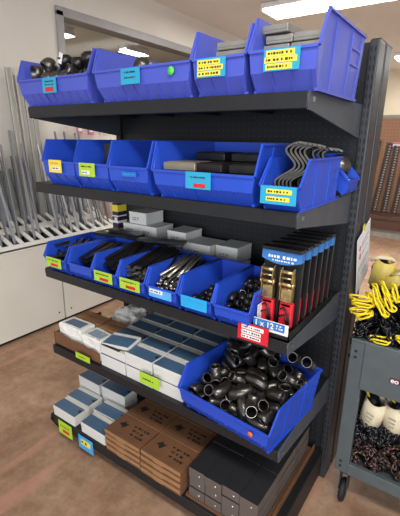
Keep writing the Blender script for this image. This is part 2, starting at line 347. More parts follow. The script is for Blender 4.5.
SIM = {"elbows":[[0,0.0669,0.3091,0.0246,-0.81,-2.51,-0.1],[0,-0.0161,0.1624,0.0254,-2.16,0.82,0.17],[0,-0.1168,0.1633,0.0216,0.01,3.13,0.52],[0,0.1401,0.1842,0.0235,1.19,-0.73,-0.45],[0,-0.0411,0.0553,0.0231,0.21,-0.2,0.4],[0,-0.1576,0.2241,0.0215,-0.0,-3.14,0.65],[0,0.1582,0.2583,0.0223,-0.28,0.28,-1.04],[0,0.1257,0.1039,0.0256,1.05,2.45,0.42],[0,0.0392,0.0257,0.0232,2.85,-0.28,-0.61],[0,0.0767,0.2351,0.0225,0.23,2.82,1.14],[0,-0.0768,0.0291,0.0224,-0.31,0.22,-2.79],[0,0.0332,0.2261,0.0281,-2.26,0.35,-1.67],[0,-0.1027,0.3018,0.0232,0.26,-0.25,1.44],[0,0.0001,0.2978,0.0413,2.21,0.14,1.09],[0,-0.0627,0.2121,0.0256,-2.08,0.66,1.1],[0,0.0504,0.1227,0.0277,-1.07,0.42,-0.08],[0,0.1155,0.2581,0.031,-0.56,1.1,2.22],[0,-0.0708,0.1066,0.0231,-1.96,-2.4,0.19],[0,-0.0313,0.2835,0.0273,0.85,2.19,1.61],[0,0.1374,0.0371,0.0232,-1.2,-2.39,0.23],[0,-0.0235,0.2012,0.0341,1.48,0.02,1.21],[0,0.1493,0.3182,0.032,1.83,-1.47,-0.24],[0,-0.1419,0.2208,0.0543,-0.23,-0.83,-1.93],[0,0.1491,0.0767,0.0538,0.45,3.13,-0.11],[0,-0.1584,0.0982,0.0231,0.34,-0.32,2.48],[0,0.086,0.1591,0.0231,-1.96,-2.4,0.05],[0,0.0228,0.0583,0.0393,-0.35,-1.19,-0.95],[0,0.017,0.1997,0.0632,-0.01,-3.13,0.91],[0,-0.1227,0.0925,0.0518,-1.15,0.54,2.52],[0,0.0019,0.121,0.041,-0.21,-0.5,2.4],[0,-0.0934,0.2423,0.0525,2.07,-0.44,1.56],[0,-0.1514,0.3047,0.0393,-0.44,-0.46,1.71],[0,-0.041,0.2516,0.0622,-0.49,-0.06,-0.09],[0,0.057,0.0859,0.0578,1.87,-0.76,-0.65],[0,0.0574,0.3173,0.0741,-1.23,0.65,0.17],[0,0.0582,0.0439,0.0756,-2.6,-1.42,0.32],[0,-0.0557,0.3159,0.0702,0.76,2.38,-0.62],[0,-0.1395,0.1695,0.0539,0.23,-0.87,1.29],[0,-0.0503,0.028,0.0646,0.19,2.72,-0.6],[0,-0.0679,0.3005,0.0994,0.92,-1.33,2.1],[0,-0.1261,0.2771,0.0699,-0.79,-3.08,-0.12],[0,-0.0856,0.1389,0.0549,0.39,0.81,2.61],[0,0.1338,0.0274,0.0661,3.04,-0.09,-0.72],[0,0.1463,0.175,0.083,-0.72,1.66,-0.69],[0,-0.1385,0.0237,0.0384,-1.24,3.06,-0.36],[0,0.0211,0.1259,0.0813,1.94,-0.5,0.24],[0,0.1358,0.2183,0.0696,0.23,-2.98,-0.88],[0,-0.0342,0.1036,0.0677,-1.44,0.87,2.03],[0,-0.0832,0.0577,0.078,0.22,0.55,1.7],[0,0.1534,0.2876,0.0753,0.13,2.15,0.99],[0,0.1299,0.1255,0.0627,0.74,-0.04,-2.77],[0,-0.1624,0.0418,0.0682,-1.02,-1.9,1.08],[0,0.1627,0.0461,0.0992,0.8,-1.01,-1.01],[0,-0.1296,0.2232,0.0967,0.19,-0.84,-2.63],[0,0.1444,0.2385,0.1085,0.74,2.97,-0.18],[0,0.0737,0.1902,0.0727,0.54,-1.11,1.81],[0,-0.1571,0.2874,0.0968,-0.2,-2.84,0.51],[0,-0.0077,0.2674,0.0959,1.22,-0.86,-0.72],[0,0.0438,0.2766,0.0862,1.46,-2.56,-0.33],[0,0.1018,0.2719,0.0677,-0.44,-0.74,0.7],[0,0.1253,0.1522,0.0953,0.8,-0.05,-2.88],[0,-0.0334,0.1511,0.0955,-0.46,0.61,1.06],[0,-0.1424,0.1439,0.0871,0.05,0.54,-1.91],[0,-0.064,0.1878,0.08,-1.28,-2.57,0.64],[0,-0.1363,0.239,0.1448,0.52,-0.4,-0.05],[0,-0.0899,0.2333,0.1156,-2.92,0.3,1.13],[0,-0.1175,0.2931,0.1263,1.28,2.17,0.84],[0,0.0372,0.1592,0.1097,0.76,-0.82,-2.49],[0,0.0176,0.0826,0.1079,0.6,-0.03,-1.78],[0,0.0938,0.0477,0.1137,0.85,2.19,1.5],[0,-0.1512,0.0807,0.1019,-2.39,0.11,-1.62],[0,-0.0466,0.2374,0.1198,-0.9,-0.31,-0.75],[0,-0.0545,0.0591,0.1053,0.51,-0.43,-0.97],[0,-0.0024,0.3176,0.1183,-0.86,0.95,0.57],[0,0.0954,0.1051,0.0906,-2.07,0.73,-1.2],[0,-0.1214,0.1007,0.1097,0.15,1.41,0.73],[0,0.0118,0.2011,0.0991,2.02,-0.67,-0.42],[0,-0.1505,0.3084,0.1486,-0.94,-1.35,1.35]],"caps":[[1,0.1692,0.2644,0.0257,-0.0,0.0,-3.14],[1,-0.0955,0.0859,0.0307,1.06,2.38,-0.21],[1,0.0521,0.1014,0.0272,-0.63,-2.61,-0.69],[1,-0.0388,0.2053,0.0257,-0.0,-3.14,1.51],[1,-0.1692,0.2212,0.0257,-0.0,-0.0,-1.57],[1,-0.0559,0.3213,0.0317,0.98,2.16,-0.38],[0,0.1645,0.0981,0.0291,-1.71,-0.41,1.12],[1,-0.0377,0.2664,0.0258,1.57,-0.0,0.58],[0,0.0979,0.26,0.028,-0.0,1.38,0.49],[0,-0.1052,0.2655,0.0294,-0.57,-0.64,-0.96],[0,0.1051,0.1457,0.028,-1.88,0.92,-1.3],[1,-0.164,0.0877,0.029,-0.3,0.37,2.39],[0,-0.1635,0.2813,0.028,0.42,-0.51,-1.35],[0,0.0371,0.2594,0.0298,0.5,-0.26,1.74],[1,0.0598,0.0259,0.0261,-1.88,-1.6,0.3],[1,0.0957,0.3201,0.0258,1.57,-0.0,-2.96],[1,0.0794,0.2028,0.0464,1.9,1.79,-0.41],[0,0.1358,0.2132,0.0284,-0.62,0.16,0.31],[1,0.03,0.1763,0.0304,-1.16,0.67,2.65],[0,0.0255,0.3201,0.028,2.72,0.51,0.31],[0,-0.0214,0.0904,0.0282,1.76,-0.32,-1.11],[0,-0.1019,0.1909,0.0282,-0.62,0.17,2.76],[0,0.1335,0.1255,0.0734,1.32,0.74,0.42],[0,0.1651,0.161,0.028,0.0,-2.49,-1.57],[0,0.0019,0.0311,0.0298,2.93,-0.55,-1.0],[0,-0.1204,0.3219,0.0326,-1.03,0.46,2.93],[1,0.0591,0.3196,0.0834,1.82,2.39,0.04],[0,0.1651,0.0345,0.0286,-0.37,-0.51,-1.89],[0,0.0232,0.0693,0.0707,-0.87,0.59,-0.88],[0,0.1605,0.3201,0.028,-0.42,-0.51,-0.31],[0,0.11,0.0643,0.028,-1.77,-0.31,-2.36],[1,-0.1592,0.1566,0.0258,-0.89,-1.57,0.0],[0,-0.0604,0.1437,0.028,2.72,0.51,-0.04],[1,-0.0554,0.0951,0.0748,-0.25,-0.02,2.07],[0,-0.1651,0.3151,0.0734,1.92,0.96,0.26],[1,-0.0036,0.1352,0.0521,-0.53,-2.78,-1.07],[1,-0.0756,0.0295,0.0288,-0.3,0.28,0.49],[0,0.1268,0.2801,0.0743,0.07,-2.14,-0.25],[0,-0.0046,0.2312,0.0589,1.54,-0.68,2.34],[0,0.145,0.0673,0.0741,0.76,0.67,0.48],[0,-0.1401,0.0297,0.031,1.53,-1.01,-0.53],[1,-0.0403,0.0423,0.0779,-0.42,-0.25,-1.37],[0,0.1643,0.2304,0.0738,-0.74,-2.27,0.75],[0,-0.1132,0.1336,0.0506,0.58,0.21,2.63],[0,0.0846,0.0801,0.0778,-0.76,2.13,-1.43],[1,-0.0117,0.3001,0.0709,0.26,2.66,1.67],[1,0.073,0.2477,0.0764,1.82,-0.68,-1.64],[1,0.1198,0.3213,0.1269,0.89,-1.97,1.09],[1,-0.0674,0.1814,0.072,2.08,-0.22,-0.01],[1,0.046,0.169,0.0767,0.38,-0.59,-2.78],[0,-0.142,0.1941,0.0679,-0.19,0.69,-0.06],[1,0.1631,0.3211,0.0958,1.4,0.53,0.23],[0,0.165,0.1719,0.0866,0.74,2.94,-0.19],[1,-0.1242,0.0746,0.0745,0.04,-3.01,1.44]],"smallround":[[1,0.0383,0.0949,0.0138,0.41,-0.52,-0.77],[0,0.0305,0.2058,0.0141,0.63,-0.53,-2.53],[0,0.0111,0.0223,0.0159,-1.07,0.88,-0.98],[0,-0.0392,0.0668,0.0142,0.82,-0.63,2.33],[0,-0.0409,0.1957,0.0135,1.76,-0.78,-1.69],[1,0.0409,0.0168,0.0146,-1.63,0.7,-0.18],[0,-0.015,0.2058,0.0241,1.45,-0.56,0.13],[0,-0.0136,0.08,0.0134,-0.0,-0.0,-1.3],[0,-0.0413,0.1463,0.0134,3.14,-0.0,1.52],[0,0.0335,0.0549,0.015,-0.56,0.31,-2.77],[1,-0.0127,0.1804,0.0137,-1.26,-0.92,-1.25],[0,-0.0304,0.1149,0.0164,-0.67,0.78,0.54],[0,0.0359,0.1294,0.0154,-2.57,0.24,-1.47],[0,-0.0362,0.0231,0.0134,-0.0,-0.0,1.82],[0,0.0414,0.0371,0.0359,0.93,0.03,3.13],[1,-0.0404,0.0958,0.0348,-1.02,-0.31,0.46],[1,0.0226,0.1596,0.0137,-0.0,-1.76,-2.3],[0,0.0059,0.1136,0.0143,2.53,-0.51,-0.56],[0,-0.0406,0.1782,0.0397,-2.76,-0.16,0.53],[0,0.0173,0.0779,0.0229,-0.23,-2.75,0.38],[0,-0.009,0.0298,0.0577,0.14,-2.44,1.37],[1,0.0408,0.1795,0.0247,0.86,-0.69,2.37],[0,-0.0252,0.0564,0.0386,-0.12,-0.42,3.1],[0,-0.0386,0.028,0.0407,-0.38,-2.71,1.06],[1,0.0413,0.0715,0.0346,0.19,3.13,1.26],[0,-0.011,0.2048,0.0533,-2.45,-1.32,-0.94],[0,-0.0121,0.0149,0.0353,-2.18,0.57,-0.38],[0,-0.0026,0.1464,0.0134,-0.0,-3.14,0.32],[1,-0.0412,0.1346,0.0406,-0.77,2.39,-0.61],[0,0.0112,0.1898,0.0334,1.06,-0.0,-1.44],[0,-0.0118,0.1196,0.0401,0.4,-0.16,2.48],[0,0.0347,0.105,0.0434,-1.9,0.24,-1.22],[0,-0.0157,0.1574,0.0375,-0.83,0.46,1.22],[0,0.0117,0.1328,0.0344,0.7,-0.98,-0.46],[0,0.0061,0.0438,0.0373,-2.1,-0.24,-1.19],[0,0.0119,0.163,0.0463,-1.34,-2.32,-0.21],[1,-0.0041,0.0711,0.0452,-2.23,0.6,1.6],[0,0.0401,0.1302,0.0549,1.39,-0.85,-1.55],[0,0.04,0.1523,0.033,1.16,-0.47,-1.34],[0,-0.0326,0.11,0.0579,-1.03,2.9,-0.39],[0,0.0406,0.1927,0.0498,-0.15,-2.52,0.71],[0,0.0067,0.0969,0.0471,-1.5,0.16,-0.64],[0,0.0332,0.0524,0.0585,-0.54,0.55,0.95],[1,-0.0402,0.1676,0.0647,1.35,-1.24,-1.89],[0,-0.0416,0.0513,0.0636,1.57,-0.42,-1.57],[0,0.0221,0.2056,0.0712,3.13,-0.48,-0.72],[0,0.0259,0.0172,0.0508,-2.19,0.02,-0.94],[0,-0.0321,0.0813,0.0623,0.18,2.57,-0.83],[0,0.0201,0.0731,0.0723,-0.54,0.18,0.89],[0,0.0221,0.1029,0.0728,0.04,-0.04,0.07],[0,-0.0244,0.1422,0.0645,0.78,2.87,-0.27],[0,-0.0104,0.0586,0.068,0.97,-0.43,-0.56],[0,0.0093,0.1388,0.0675,1.45,2.89,0.06],[0,-0.0114,0.1775,0.0652,-0.68,-2.25,-0.8]]}
# ------------------------------------------------------------------ the shelving unit
Z5, Z4, Z3, Z2, Z1 = 1.629, 1.318, .919, .515, .138
W = 1.22
G = thing('gondola_shelving', 'black steel five-level gondola shelf rack loaded with blue bins and cartons', 'shelving', (0, 0, 0))
MB().span((.0, .004, .09), (W, .014, 1.835)).build('back_panel', M_PEG, G)
MB().span((.0, .19, .09), (W, .2, 1.835)).build('back_panel', M_PEG, G)
def upright(x):
    for k, y in enumerate((-.014, .1)):
        u = MB(); m_ = MB()
        u.span((x-.016, y, 0), (x+.016, y+.09, 1.84), bev=.004)
        o = u.build('upright', M_POST if x > 1 else M_BLACK, G)
        if k == 0:
            sl = MB()
            for i in range(58): sl.box((x+.006, y-.001, .1+i*.03), (.005, .003, .016)); sl.box((x-.007, y-.001, .1+i*.03), (.005, .003, .016))
            sl.build('slot_row', M_PLASTB, o)
    MB().box((x, .1, 1.842), (.03, .19, .006)).build('top_cap', M_BLACK, G)
upright(-.012); upright(W+.016)
def shelf(z, yf, name='shelf', back=.112, lip=.042, br=M_BRACK, front=.042):
    s = MB(); s.span((0.003, yf+.004, z-.004), (W-.003, 0, z), bev=.001)
    s.span((0.003, yf, z-lip), (W-.003, yf+.006, z+.0005), bev=.002)
    s.span((0.003, yf+.006, z-lip), (W-.003, yf+.03, z-lip+.004))
    for k in range(5): s.span((.1+.25*k, yf+.03, z-.02), (.13+.25*k, -.02, z-.004))
    o = s.build(name, M_BLACK, G)
    for x in (0, W-.004):
        b = MB(); b.prism([(yf+.004, z), (yf+.0, z-.01), (yf+.004, z-front-.002), (yf+.03, z-front-.004), (0, z-back), (0, z+.004)], 'x', x-.002, x+.004)
        b.build('end_bracket', br, o)
    c = MB(); c.box((W+.003, yf+.03, z-.018), (.003, .012, .012)); c.build('bracket_bolt', M_EDGE, o)
    return o
shelf(Z5, -.532); shelf(Z4, -.537); shelf(Z3, -.53); shelf(Z2, -.53)
# base deck with rounded ends and a recessed kick plate
s = MB(); s.span((0, -.57, Z1-.006), (W, 0, Z1), bev=.002); s.span((0, -.578, Z1-.045), (W, -.57, Z1+.001), bev=.003)
base = s.build('base_deck', M_BLACK, G)
for x in (0, W-.006):
    MB().prism([(-.578, Z1+.001), (-.585, Z1-.03), (-.55, Z1-.1), (-.50, .012), (0, .012), (0, Z1+.001)], 'x', x-.004, x+.01).build('base_bracket', M_BLACK, base)
MB().span((0, -.515, 0), (W, -.505, Z1-.02)).build('kick_plate', M_BLACK, G)
MB().prism([(-.57, .03), (-.57, Z1+.012), (-.02, Z1+.012), (-.02, .03)], 'x', W+.004, W+.012).build('end_rail', M_BLACK, G)

# ------------------------------------------------------------------ bins
def bin_shell(w, d, h, hl, yp, wb=None, m=M_BLUE, divider=False):
    wb = wb or w*.9; wl = wb+(w-wb)*.8
    bm = bmesh.new()
    def P(s, k):
        return {'B0': (s*wb/2, .035, 0), 'B1': (s*wb/2, d-.008, 0), 'T1': (s*w/2, d, h), 'T0': (s*w/2, yp, h),
                'L': (s*wl/2, 0, hl), 'M': (s*(wb+(w-wb)*.35)/2, .004, hl*.48)}[k]
    V = {(s, k): bm.verts.new(P(s, k)) for s in (-1, 1) for k in ('B0', 'B1', 'T1', 'T0', 'L', 'M')}
    def F(*ks): bm.faces.new([V[k] for k in ks])
    F((-1, 'B0'), (-1, 'B1'), (1, 'B1'), (1, 'B0'))
    F((-1, 'B1'), (-1, 'T1'), (1, 'T1'), (1, 'B1'))
    F((-1, 'B0'), (1, 'B0'), (1, 'M'), (-1, 'M')); F((-1, 'M'), (1, 'M'), (1, 'L'), (-1, 'L'))
    for s in (-1, 1):
        F((s, 'B0'), (s, 'M'), (s, 'L'), (s, 'T0')); F((s, 'B0'), (s, 'T0'), (s, 'T1'), (s, 'B1'))
    bmesh.ops.triangulate(bm, faces=[f for f in bm.faces if len(f.verts) == 4 and abs(f.calc_center_median().x) > .3*wb])
    bmesh.ops.recalc_face_normals(bm, faces=bm.faces)
    bmesh.ops.solidify(bm, geom=bm.faces[:], thickness=.003)
    b = MB(); b.bm.free(); b.bm = bm
    # ribs on the outside of both walls and under the lip
    def S(s, y, z, out=.0): return Vector((s*((wb+(w-wb)*z/h)/2+out), y, z))
    for s in (-1, 1):
        y1 = yp+(d-yp)*.22; y2 = yp+(d-yp)*.9
        for yy in (y1, (y1*.4+y2*.6), y2): b.bar(S(s, yy, .006), S(s, yy, h-.006), .008, .005, up=(1, 0, 0))
        for zz in (.52, .74): b.bar(S(s, y1*.4+y2*.6, h*zz), S(s, y2, h*zz), .006, .005, up=(0, 0, 1))
        b.bar(S(s, .03, .004, -.001), S(s, d-.005, .004, -.001), .01, .008)
    n = max(2, int(w/.055))
    for i in range(n+1):
        x = (-.5+(i/n))*wb*.92
        b.bar((x, .035, .004), (x*1.03, .006, hl*.5), .003, .012)
    return b
def bin_rim(w, d, h, hl, yp, wb=None):
    wb = wb or w*.9; wl = wb+(w-wb)*.8; r = MB()
    for s in (-1, 1):
        r.bar((s*(w/2+.001), yp-.003, h), (s*(w/2+.001), d+.002, h), .008, .006)
        r.bar((s*(w/2+.001), yp, h), (s*(wl/2+.002), -.001, hl), .009, .006, up=(1, 0, 0))
    r.bar((-w/2, d, h), (w/2, d, h), .008, .007)
    r.bar((-wl/2, -.002, hl), (wl/2, -.002, hl), .006, .007)
    return r
def make_bin(label, loc, w, d, h, hl, yp, rz=0, group='blue storage bins on the rack', m=M_BLUE, wb=None):
    t = thing('storage_bin', label, 'storage bin', loc, rz, group)
    bin_shell(w, d, h, hl, yp, wb).build('bin_shell', m, t)
    bin_rim(w, d, h, hl, yp, wb).build('bin_rim', m, t)
    return t
def bin_label(t, x, z, w, h, m, lines=(), over=None, tilt=0, label=None, seed=1):
    """sticker on the bin lip; lines = list of (z offset, x0, x1, material, plate material)"""
    o = MB().box((0, 0, 0), (w, .0012, h)).build('bin_label', m, t, (x, -.0068, z), (0, tilt, 0), label)
    for i, (dz, x0, x1, lh, plate, ink) in enumerate(lines):
        if plate: MB().box(((x0+x1)/2, -.001, dz), (x1-x0, .0012, lh)).build('label_strip', plate, o)
        if ink:
            mb = dashes(MB(), x0+.004, x1-.004, dz, -.0019, lh*.45, seed*7+i)
            mb.build('lettering', ink, o)
    return o
YL = -.55
# top shelf ---------------------------------------------------------
g5 = 'blue bins on the top shelf'
B5 = []
b = make_bin('wide blue bin full of steel pipe caps, left end of the top shelf', (.195, YL, Z5), .44, .39, .178, .096, .03, group=g5, m=M_BLUE_HAZE); B5.append(b)
bin_label(b, .0, .07, .085, .055, M_TEAL, [(-.014, -.026, .024, .016, M_RED, None), (.014, -.03, .032, .01, None, M_INK), (.002, -.03, .03, .008, None, M_INK)])
b = make_bin('wide blue bin with teal label and round green sticker on the top shelf', (.652, YL, Z5), .425, .39, .174, .096, .03, group=g5, m=M_BLUE_HAZE); B5.append(b)
bin_label(b, -.028, .072, .085, .048, M_TEAL, [(.012, -.03, .032, .012, None, M_INK), (-.004, -.03, .03, .012, None, M_INK)], seed=3)
MB().lathe([(0, 0), (.0125, 0), (.0125, .0012), (0, .0012)], 18, Matrix.Rotation(PI/2, 4, 'X')).build('round_sticker', M_LIMEDOT, b, (.14, -.0058, .075))
b = make_bin('narrower blue bin with three yellow strips on its label, top shelf', (.955, YL, Z5), .175, .39, .172, .096, .03, group=g5, m=M_BLUE_HAZE); B5.append(b)
bin_label(b, -.018, .072, .096, .05, M_TEAL, [(.014, -.045, .03, .013, M_YEL, M_INK), (0, -.045, .04, .013, M_YEL, M_INK), (-.015, -.045, .032, .013, M_YEL, M_INK)], seed=5)
b = make_bin('blue bin at the right end of the top shelf, tall ribbed side showing', (1.147, YL, Z5), .19, .39, .186, .098, .045, group=g5, m=M_BLUE_HAZE); B5.append(b)
bin_label(b, .002, .074, .098, .052, M_TEAL, [(.015, -.042, .035, .014, M_YEL, M_INK), (0, -.046, .042, .014, M_YEL, M_INK), (-.016, -.042, .03, .014, M_YEL, M_INK)], seed=6)
# second shelf ------------------------------------------------------
g4 = 'blue bins on the second shelf'
b = make_bin('blue bin with yellow label, left end of the second shelf from top', (.198, YL, Z4), .205, .38, .18, .095, .03, group=g4)
bin_label(b, -.012, .078, .082, .05, M_YEL, [(-.008, -.02, .03, .014, M_PAPER, M_INK), (.012, -.03, .03, .01, None, M_ORANGE)], seed=8)
b = make_bin('blue bin with lime label holding a black carton, second shelf from top', (.395, YL, Z4), .19, .38, .18, .095, .03, group=g4)
bin_label(b, -.015, .074, .09, .05, M_GRN, [(-.01, -.03, .015, .014, M_PAPER, M_INK), (.012, -.035, .035, .012, None, M_INK)], seed=9)
b = make_bin('empty blue bin with teal lettering strip, second shelf from top', (.588, YL, Z4), .195, .38, .18, .092, .03, group=g4)
bin_label(b, .014, .07, .07, .016, mat('blue_teal_tape', (30, 110, 200), .45), [(0, -.032, .032, .014, None, M_TEAL)], seed=10)
b = make_bin('widest blue bin on the second shelf, filled with flat steel plates', (.897, YL, Z4), .39, .38, .178, .09, .03, group=g4)
bin_label(b, -.0, .068, .095, .052, M_TEAL, [(-.015, -.016, .028, .012, M_RED, None), (.01, -.032, .035, .011, None, M_INK)], seed=11)
b = make_bin('blue bin crammed with wavy steel straps, second shelf from top', (1.165, YL, Z4), .115, .345, .14, .068, .06, group=g4, wb=.108)
bin_label(b, 0, .046, .106, .05, M_TEAL, [(.01, -.035, .04, .013, M_YEL, M_INK), (-.01, -.035, .034, .012, M_YEL, M_INK)], seed=12)
b = make_bin('small blue bin turned sideways behind the wavy straps, holding a round cap', (1.245, -.1, Z4), .13, .27, .145, .06, .075, rz=PI/2, group=g4)
# third shelf -------------------------------------------------------
g3 = 'blue bins on the middle shelf'
X3 = [(.113, .15), (.283, .15), (.435, .14), (.583, .14), (.735, .14), (.885, .135), (1.028, .135)]
d3 = ['left end bin of the middle shelf, blue with lime label, small fittings inside',
      'blue middle-shelf bin without a label, second from the left end',
      'blue middle-shelf bin with lime label, third from the left, black bars inside',
      'blue middle-shelf bin with lime label and flat black bars, fourth from left',
      'blue middle-shelf bin with white and blue label, shiny steel rods inside',
      'blue middle-shelf bin with bright cyan label across its lip',
      'blue middle-shelf bin next to the ratchet straps, white card on its side']
B3 = []
for i, (x, w_) in enumerate(X3):
    B3.append(make_bin(d3[i], (x, YL, Z3), w_, .28, .13, .07, .03, group=g3))
for i in (0, 2, 3):
    bin_label(B3[i], -.0, .054, .105, .044, M_GRN, [(-.01, -.02, .03, .012, M_RED, None), (.01, -.045, .04, .012, None, M_INK)], seed=13+i)
bin_label(B3[4], 0, .052, .105, .032, mat('pale_blue_label', (90, 170, 230), .4), [(.006, -.048, .012, .014, M_PAPER, M_INK)], seed=20)
bin_label(B3[5], 0, .055, .108, .042, mat('cyan_label', (34, 166, 222), .45), [(0.006, -.05, .045, .01, None, M_TEALD), (-.01, -.05, .04, .01, None, M_TEALD)], seed=21)
MB().box((.0715, .065, .05), (.0015, .04, .075)).build('side_card', M_PAPER, B3[6])
# fourth shelf ------------------------------------------------------
BB = make_bin('large blue bin heaped with steel pipe elbows on the fourth shelf', (1.008, -.565, Z2), .40, .36, .168, .095, .05, rz=-.1, group='blue bins on the fourth shelf')
MB().lathe([(0, 0), (.0095, 0), (.0095, .0012), (0, .0012)], 18, Matrix.Rotation(PI/2, 4, 'X')).build('round_sticker', M_ORANGE, BB, (.13, -.005, .07))

# ------------------------------------------------------------------ shelf-edge tags
def edge_tag(label, x, y, z, w, h, m, strips, lean=.0, seed=0, rz=0):
    t = thing('price_tag', label, 'price tag', (x, y, z), rot=(lean, 0, rz))
    MB().box((0, 0, 0), (w, .0012, h)).build('tag_card', m, t)
    for i, (dz, x0, x1, lh, pl, ink) in enumerate(strips):
        o = t
        if pl: o = MB().box(((x0+x1)/2, -.001, dz), (x1-x0, .0012, lh)).build('tag_strip', pl, t)
        if ink: dashes(MB(), x0+.003, x1-.003, dz, -.0019, lh*.42, seed+i).build('lettering', ink, t)
    return t
edge_tag('red framed price card with three white strips under the ratchet straps', 1.104, -.539, .922, .108, .06, M_RED,
         [(.017, -.04, .037, .013, M_PAPER, M_INKB), (0, -.04, .028, .013, M_PAPER, M_INKB), (-.016, -.04, .028, .012, M_PAPER, M_INKB)], seed=31)
edge_tag('lime shelf tag at the left end of the bottom shelf', .115, -.583, .1, .105, .075, M_GRN, [(-.015, -.02, .03, .016, M_RED, None), (.012, -.04, .04, .014, None, M_INK)], seed=34)
edge_tag('sky blue shelf tag with yellow marking on the bottom shelf edge', .27, -.583, .09, .105, .075, M_TEALD, [(.004, -.034, .034, .03, M_YEL, M_INK)], seed=37)
edge_tag('lime tag tucked under the brown open carton on the fourth shelf', .238, -.537, .53, .1, .03, M_GRN, [(0, -.03, .03, .01, None, M_INK)], seed=40)
edge_tag('lime tag stuck to the white cartons on the fourth shelf', .655, -.5385, .572, .105, .05, M_GRN, [(0, -.04, .035, .016, None, M_INK)], seed=42)
# ------------------------------------------------------------------ pipe fittings
def elbow_mesh(name, r, R, ns=9, nc=14, m=M_STEEL, edge=M_EDGE, wall=.12):
    bm = bmesh.new(); cen = Vector((R*.62, R*.62, 0)); out = []; inn = []
    for i in range(ns+1):
        a = PI/2*i/ns; c = Vector((R*math.cos(a), R*math.sin(a), 0)); n = Vector((math.cos(a), math.sin(a), 0))
        ring = lambda q: [bm.verts.new(c-cen+n*q*math.cos(2*PI*j/nc)+Vector((0, 0, q*math.sin(2*PI*j/nc)))) for j in range(nc)]
        out.append(ring(r if 0 < i < ns else r*.965)); inn.append(ring(r*(1-wall)))
    for i in range(ns):
        for j in range(nc):
            k = (j+1) % nc
            for S_, fl in ((out, 0), (inn, 1)):
                f = bm.faces.new((S_[i][j], S_[i+1][j], S_[i+1][k], S_[i][k])); f.smooth = True
                f.material_index = 2 if fl else 0
    for i in (0, ns):
        for j in range(nc):
            k = (j+1) % nc; f = bm.faces.new((out[i][j], out[i][k], inn[i][k], inn[i][j])); f.material_index = 1
    bmesh.ops.recalc_face_normals(bm, faces=bm.faces)
    me = bpy.data.meshes.new(name); bm.to_mesh(me); bm.free()
    for q in (m, edge, M_STEELB): me.materials.append(q)
    return me
def mesh_thing(name, me, label, cat, loc, rot, group, parent_matrix=None):
    o = bpy.data.objects.new(name, me); COL.objects.link(o); tag(o, label, cat, group)
    M = Matrix.Translation(Vector(loc)) @ Euler(rot).to_matrix().to_4x4()
    if parent_matrix is not None: M = parent_matrix @ M
    o.matrix_world = M; return o
def binmat(b): return Matrix.Translation(b.location) @ Euler(b.rotation_euler).to_matrix().to_4x4()
EL = elbow_mesh('pipe_elbow', .0205, .050)
Mb = binmat(BB)
for k, x, y, z, a, b_, c in SIM['elbows']:
    mesh_thing('pipe_elbow', EL, 'dark steel pipe elbow in the heap inside the large blue bin', 'pipe elbow', (x*.93, y*.94+.022, z+.008+.2*max(0, y-.06)), (a, b_, c), 'pipe elbows in the large blue bin', Mb)
for x, y, z, l in [(.165, .315, .2, 'pale-lit pipe elbow perched at the rear right corner of the large blue bin'), (.10, .33, .19, 'pipe elbow perched beside the rear right corner one in the large blue bin')]:
    mesh_thing('pipe_elbow', EL, l, 'pipe elbow', (x, y, z), (.5, .3+x, 2.4), None, Mb)
# caps and elbows, top-left bin
def cap_mesh(r):
    prof = [(0, r), (r*.35, r*.96), (r*.7, r*.76), (r*.93, r*.42), (r, 0), (r, -r*.55), (r*.88, -r*.55), (r*.88, 0), (0, .5*r)]
    mb = MB().lathe(prof, 20); return mb.mesh('pipe_cap', M_STEEL)
CM = cap_mesh(.032); E2 = elbow_mesh('pipe_elbow', .025, .04)
Mb = binmat(B5[0])
for k, x, y, z, a, b_, c in SIM['caps']:
    if True: mesh_thing(*(('dome_fitting', CM) if (i_ := k) == 0 else ('pipe_elbow', E2)), ['domed grey steel pipe cap deep in the left end bin of the top shelf', 'grey steel pipe elbow among the caps in the top left bin'][k], ['pipe cap', 'pipe elbow'][k], (-x*.86, y*.86+.04, z*.8+.055), (b_, a, c+1), ['pipe caps in the top left bin', 'pipe elbows in the top left bin'][k], Mb)
    if k == 0: mesh_thing('dome_fitting', CM, 'domed grey steel pipe cap in the left end bin of the top shelf', 'pipe cap', (x*.86, y*.86+.05, z+.006), (a, b_, c), 'pipe caps in the top left bin', Mb)
    else: mesh_thing('pipe_elbow', E2, 'grey steel pipe elbow among the caps in the top left bin', 'pipe elbow', (x*.86, y*.86+.05, z+.006), (a, b_, c), 'pipe elbows in the top left bin', Mb)
for x, y, z, r, w_ in [(-.180, .07, .135, 0, 'largest domed cap resting against the left wall of the top left bin'), (-.111, .08, .158, 0, 'domed cap high in the top left bin, second from its left wall'), (.105, .26, .185, 0, 'domed cap highest at the back right of the top left bin'),
                    (-.098, .065, .105, 0, None), (-.046, .065, .102, 0, None), (.017, .065, .1, 0, None)]:
    mesh_thing('dome_fitting', CM, w_ or 'domed cap just showing over the lip of the top left bin', 'pipe cap', (x, y, z), (.2+x*9, .3, x), None if w_ else 'domed caps at the lip of the top left bin', Mb)
NIP = MB().lathe([(.017, -.03), (.024, -.03), (.024, -.006), (.029, -.004), (.029, .022), (.024, .024), (.017, .03), (.017, -.03)], 18).mesh('pipe_coupling', M_STEELB)
for x, y, z, l in [(-.03, .10, .165, 'left of the upright dark pipe couplings in the top left bin'), (.035, .11, .152, 'middle of the upright dark pipe couplings in the top left bin'), (.10, .11, .165, 'right of the upright dark pipe couplings in the top left bin')]:
    o = mesh_thing('pipe_coupling', NIP, l, 'pipe coupling', (x, y, z), (.2, .15, 0), None, Mb)
mesh_thing('paper_slip', MB().box((0, 0, 0), (.022, .002, .04)).mesh('paper_slip', M_PAPER), 'small white paper slip on the dark coupling in the top left bin', 'paper slip', (-.022, .07, .178), (0, .4, 0), None, Mb)
Mb = binmat(B5[1])
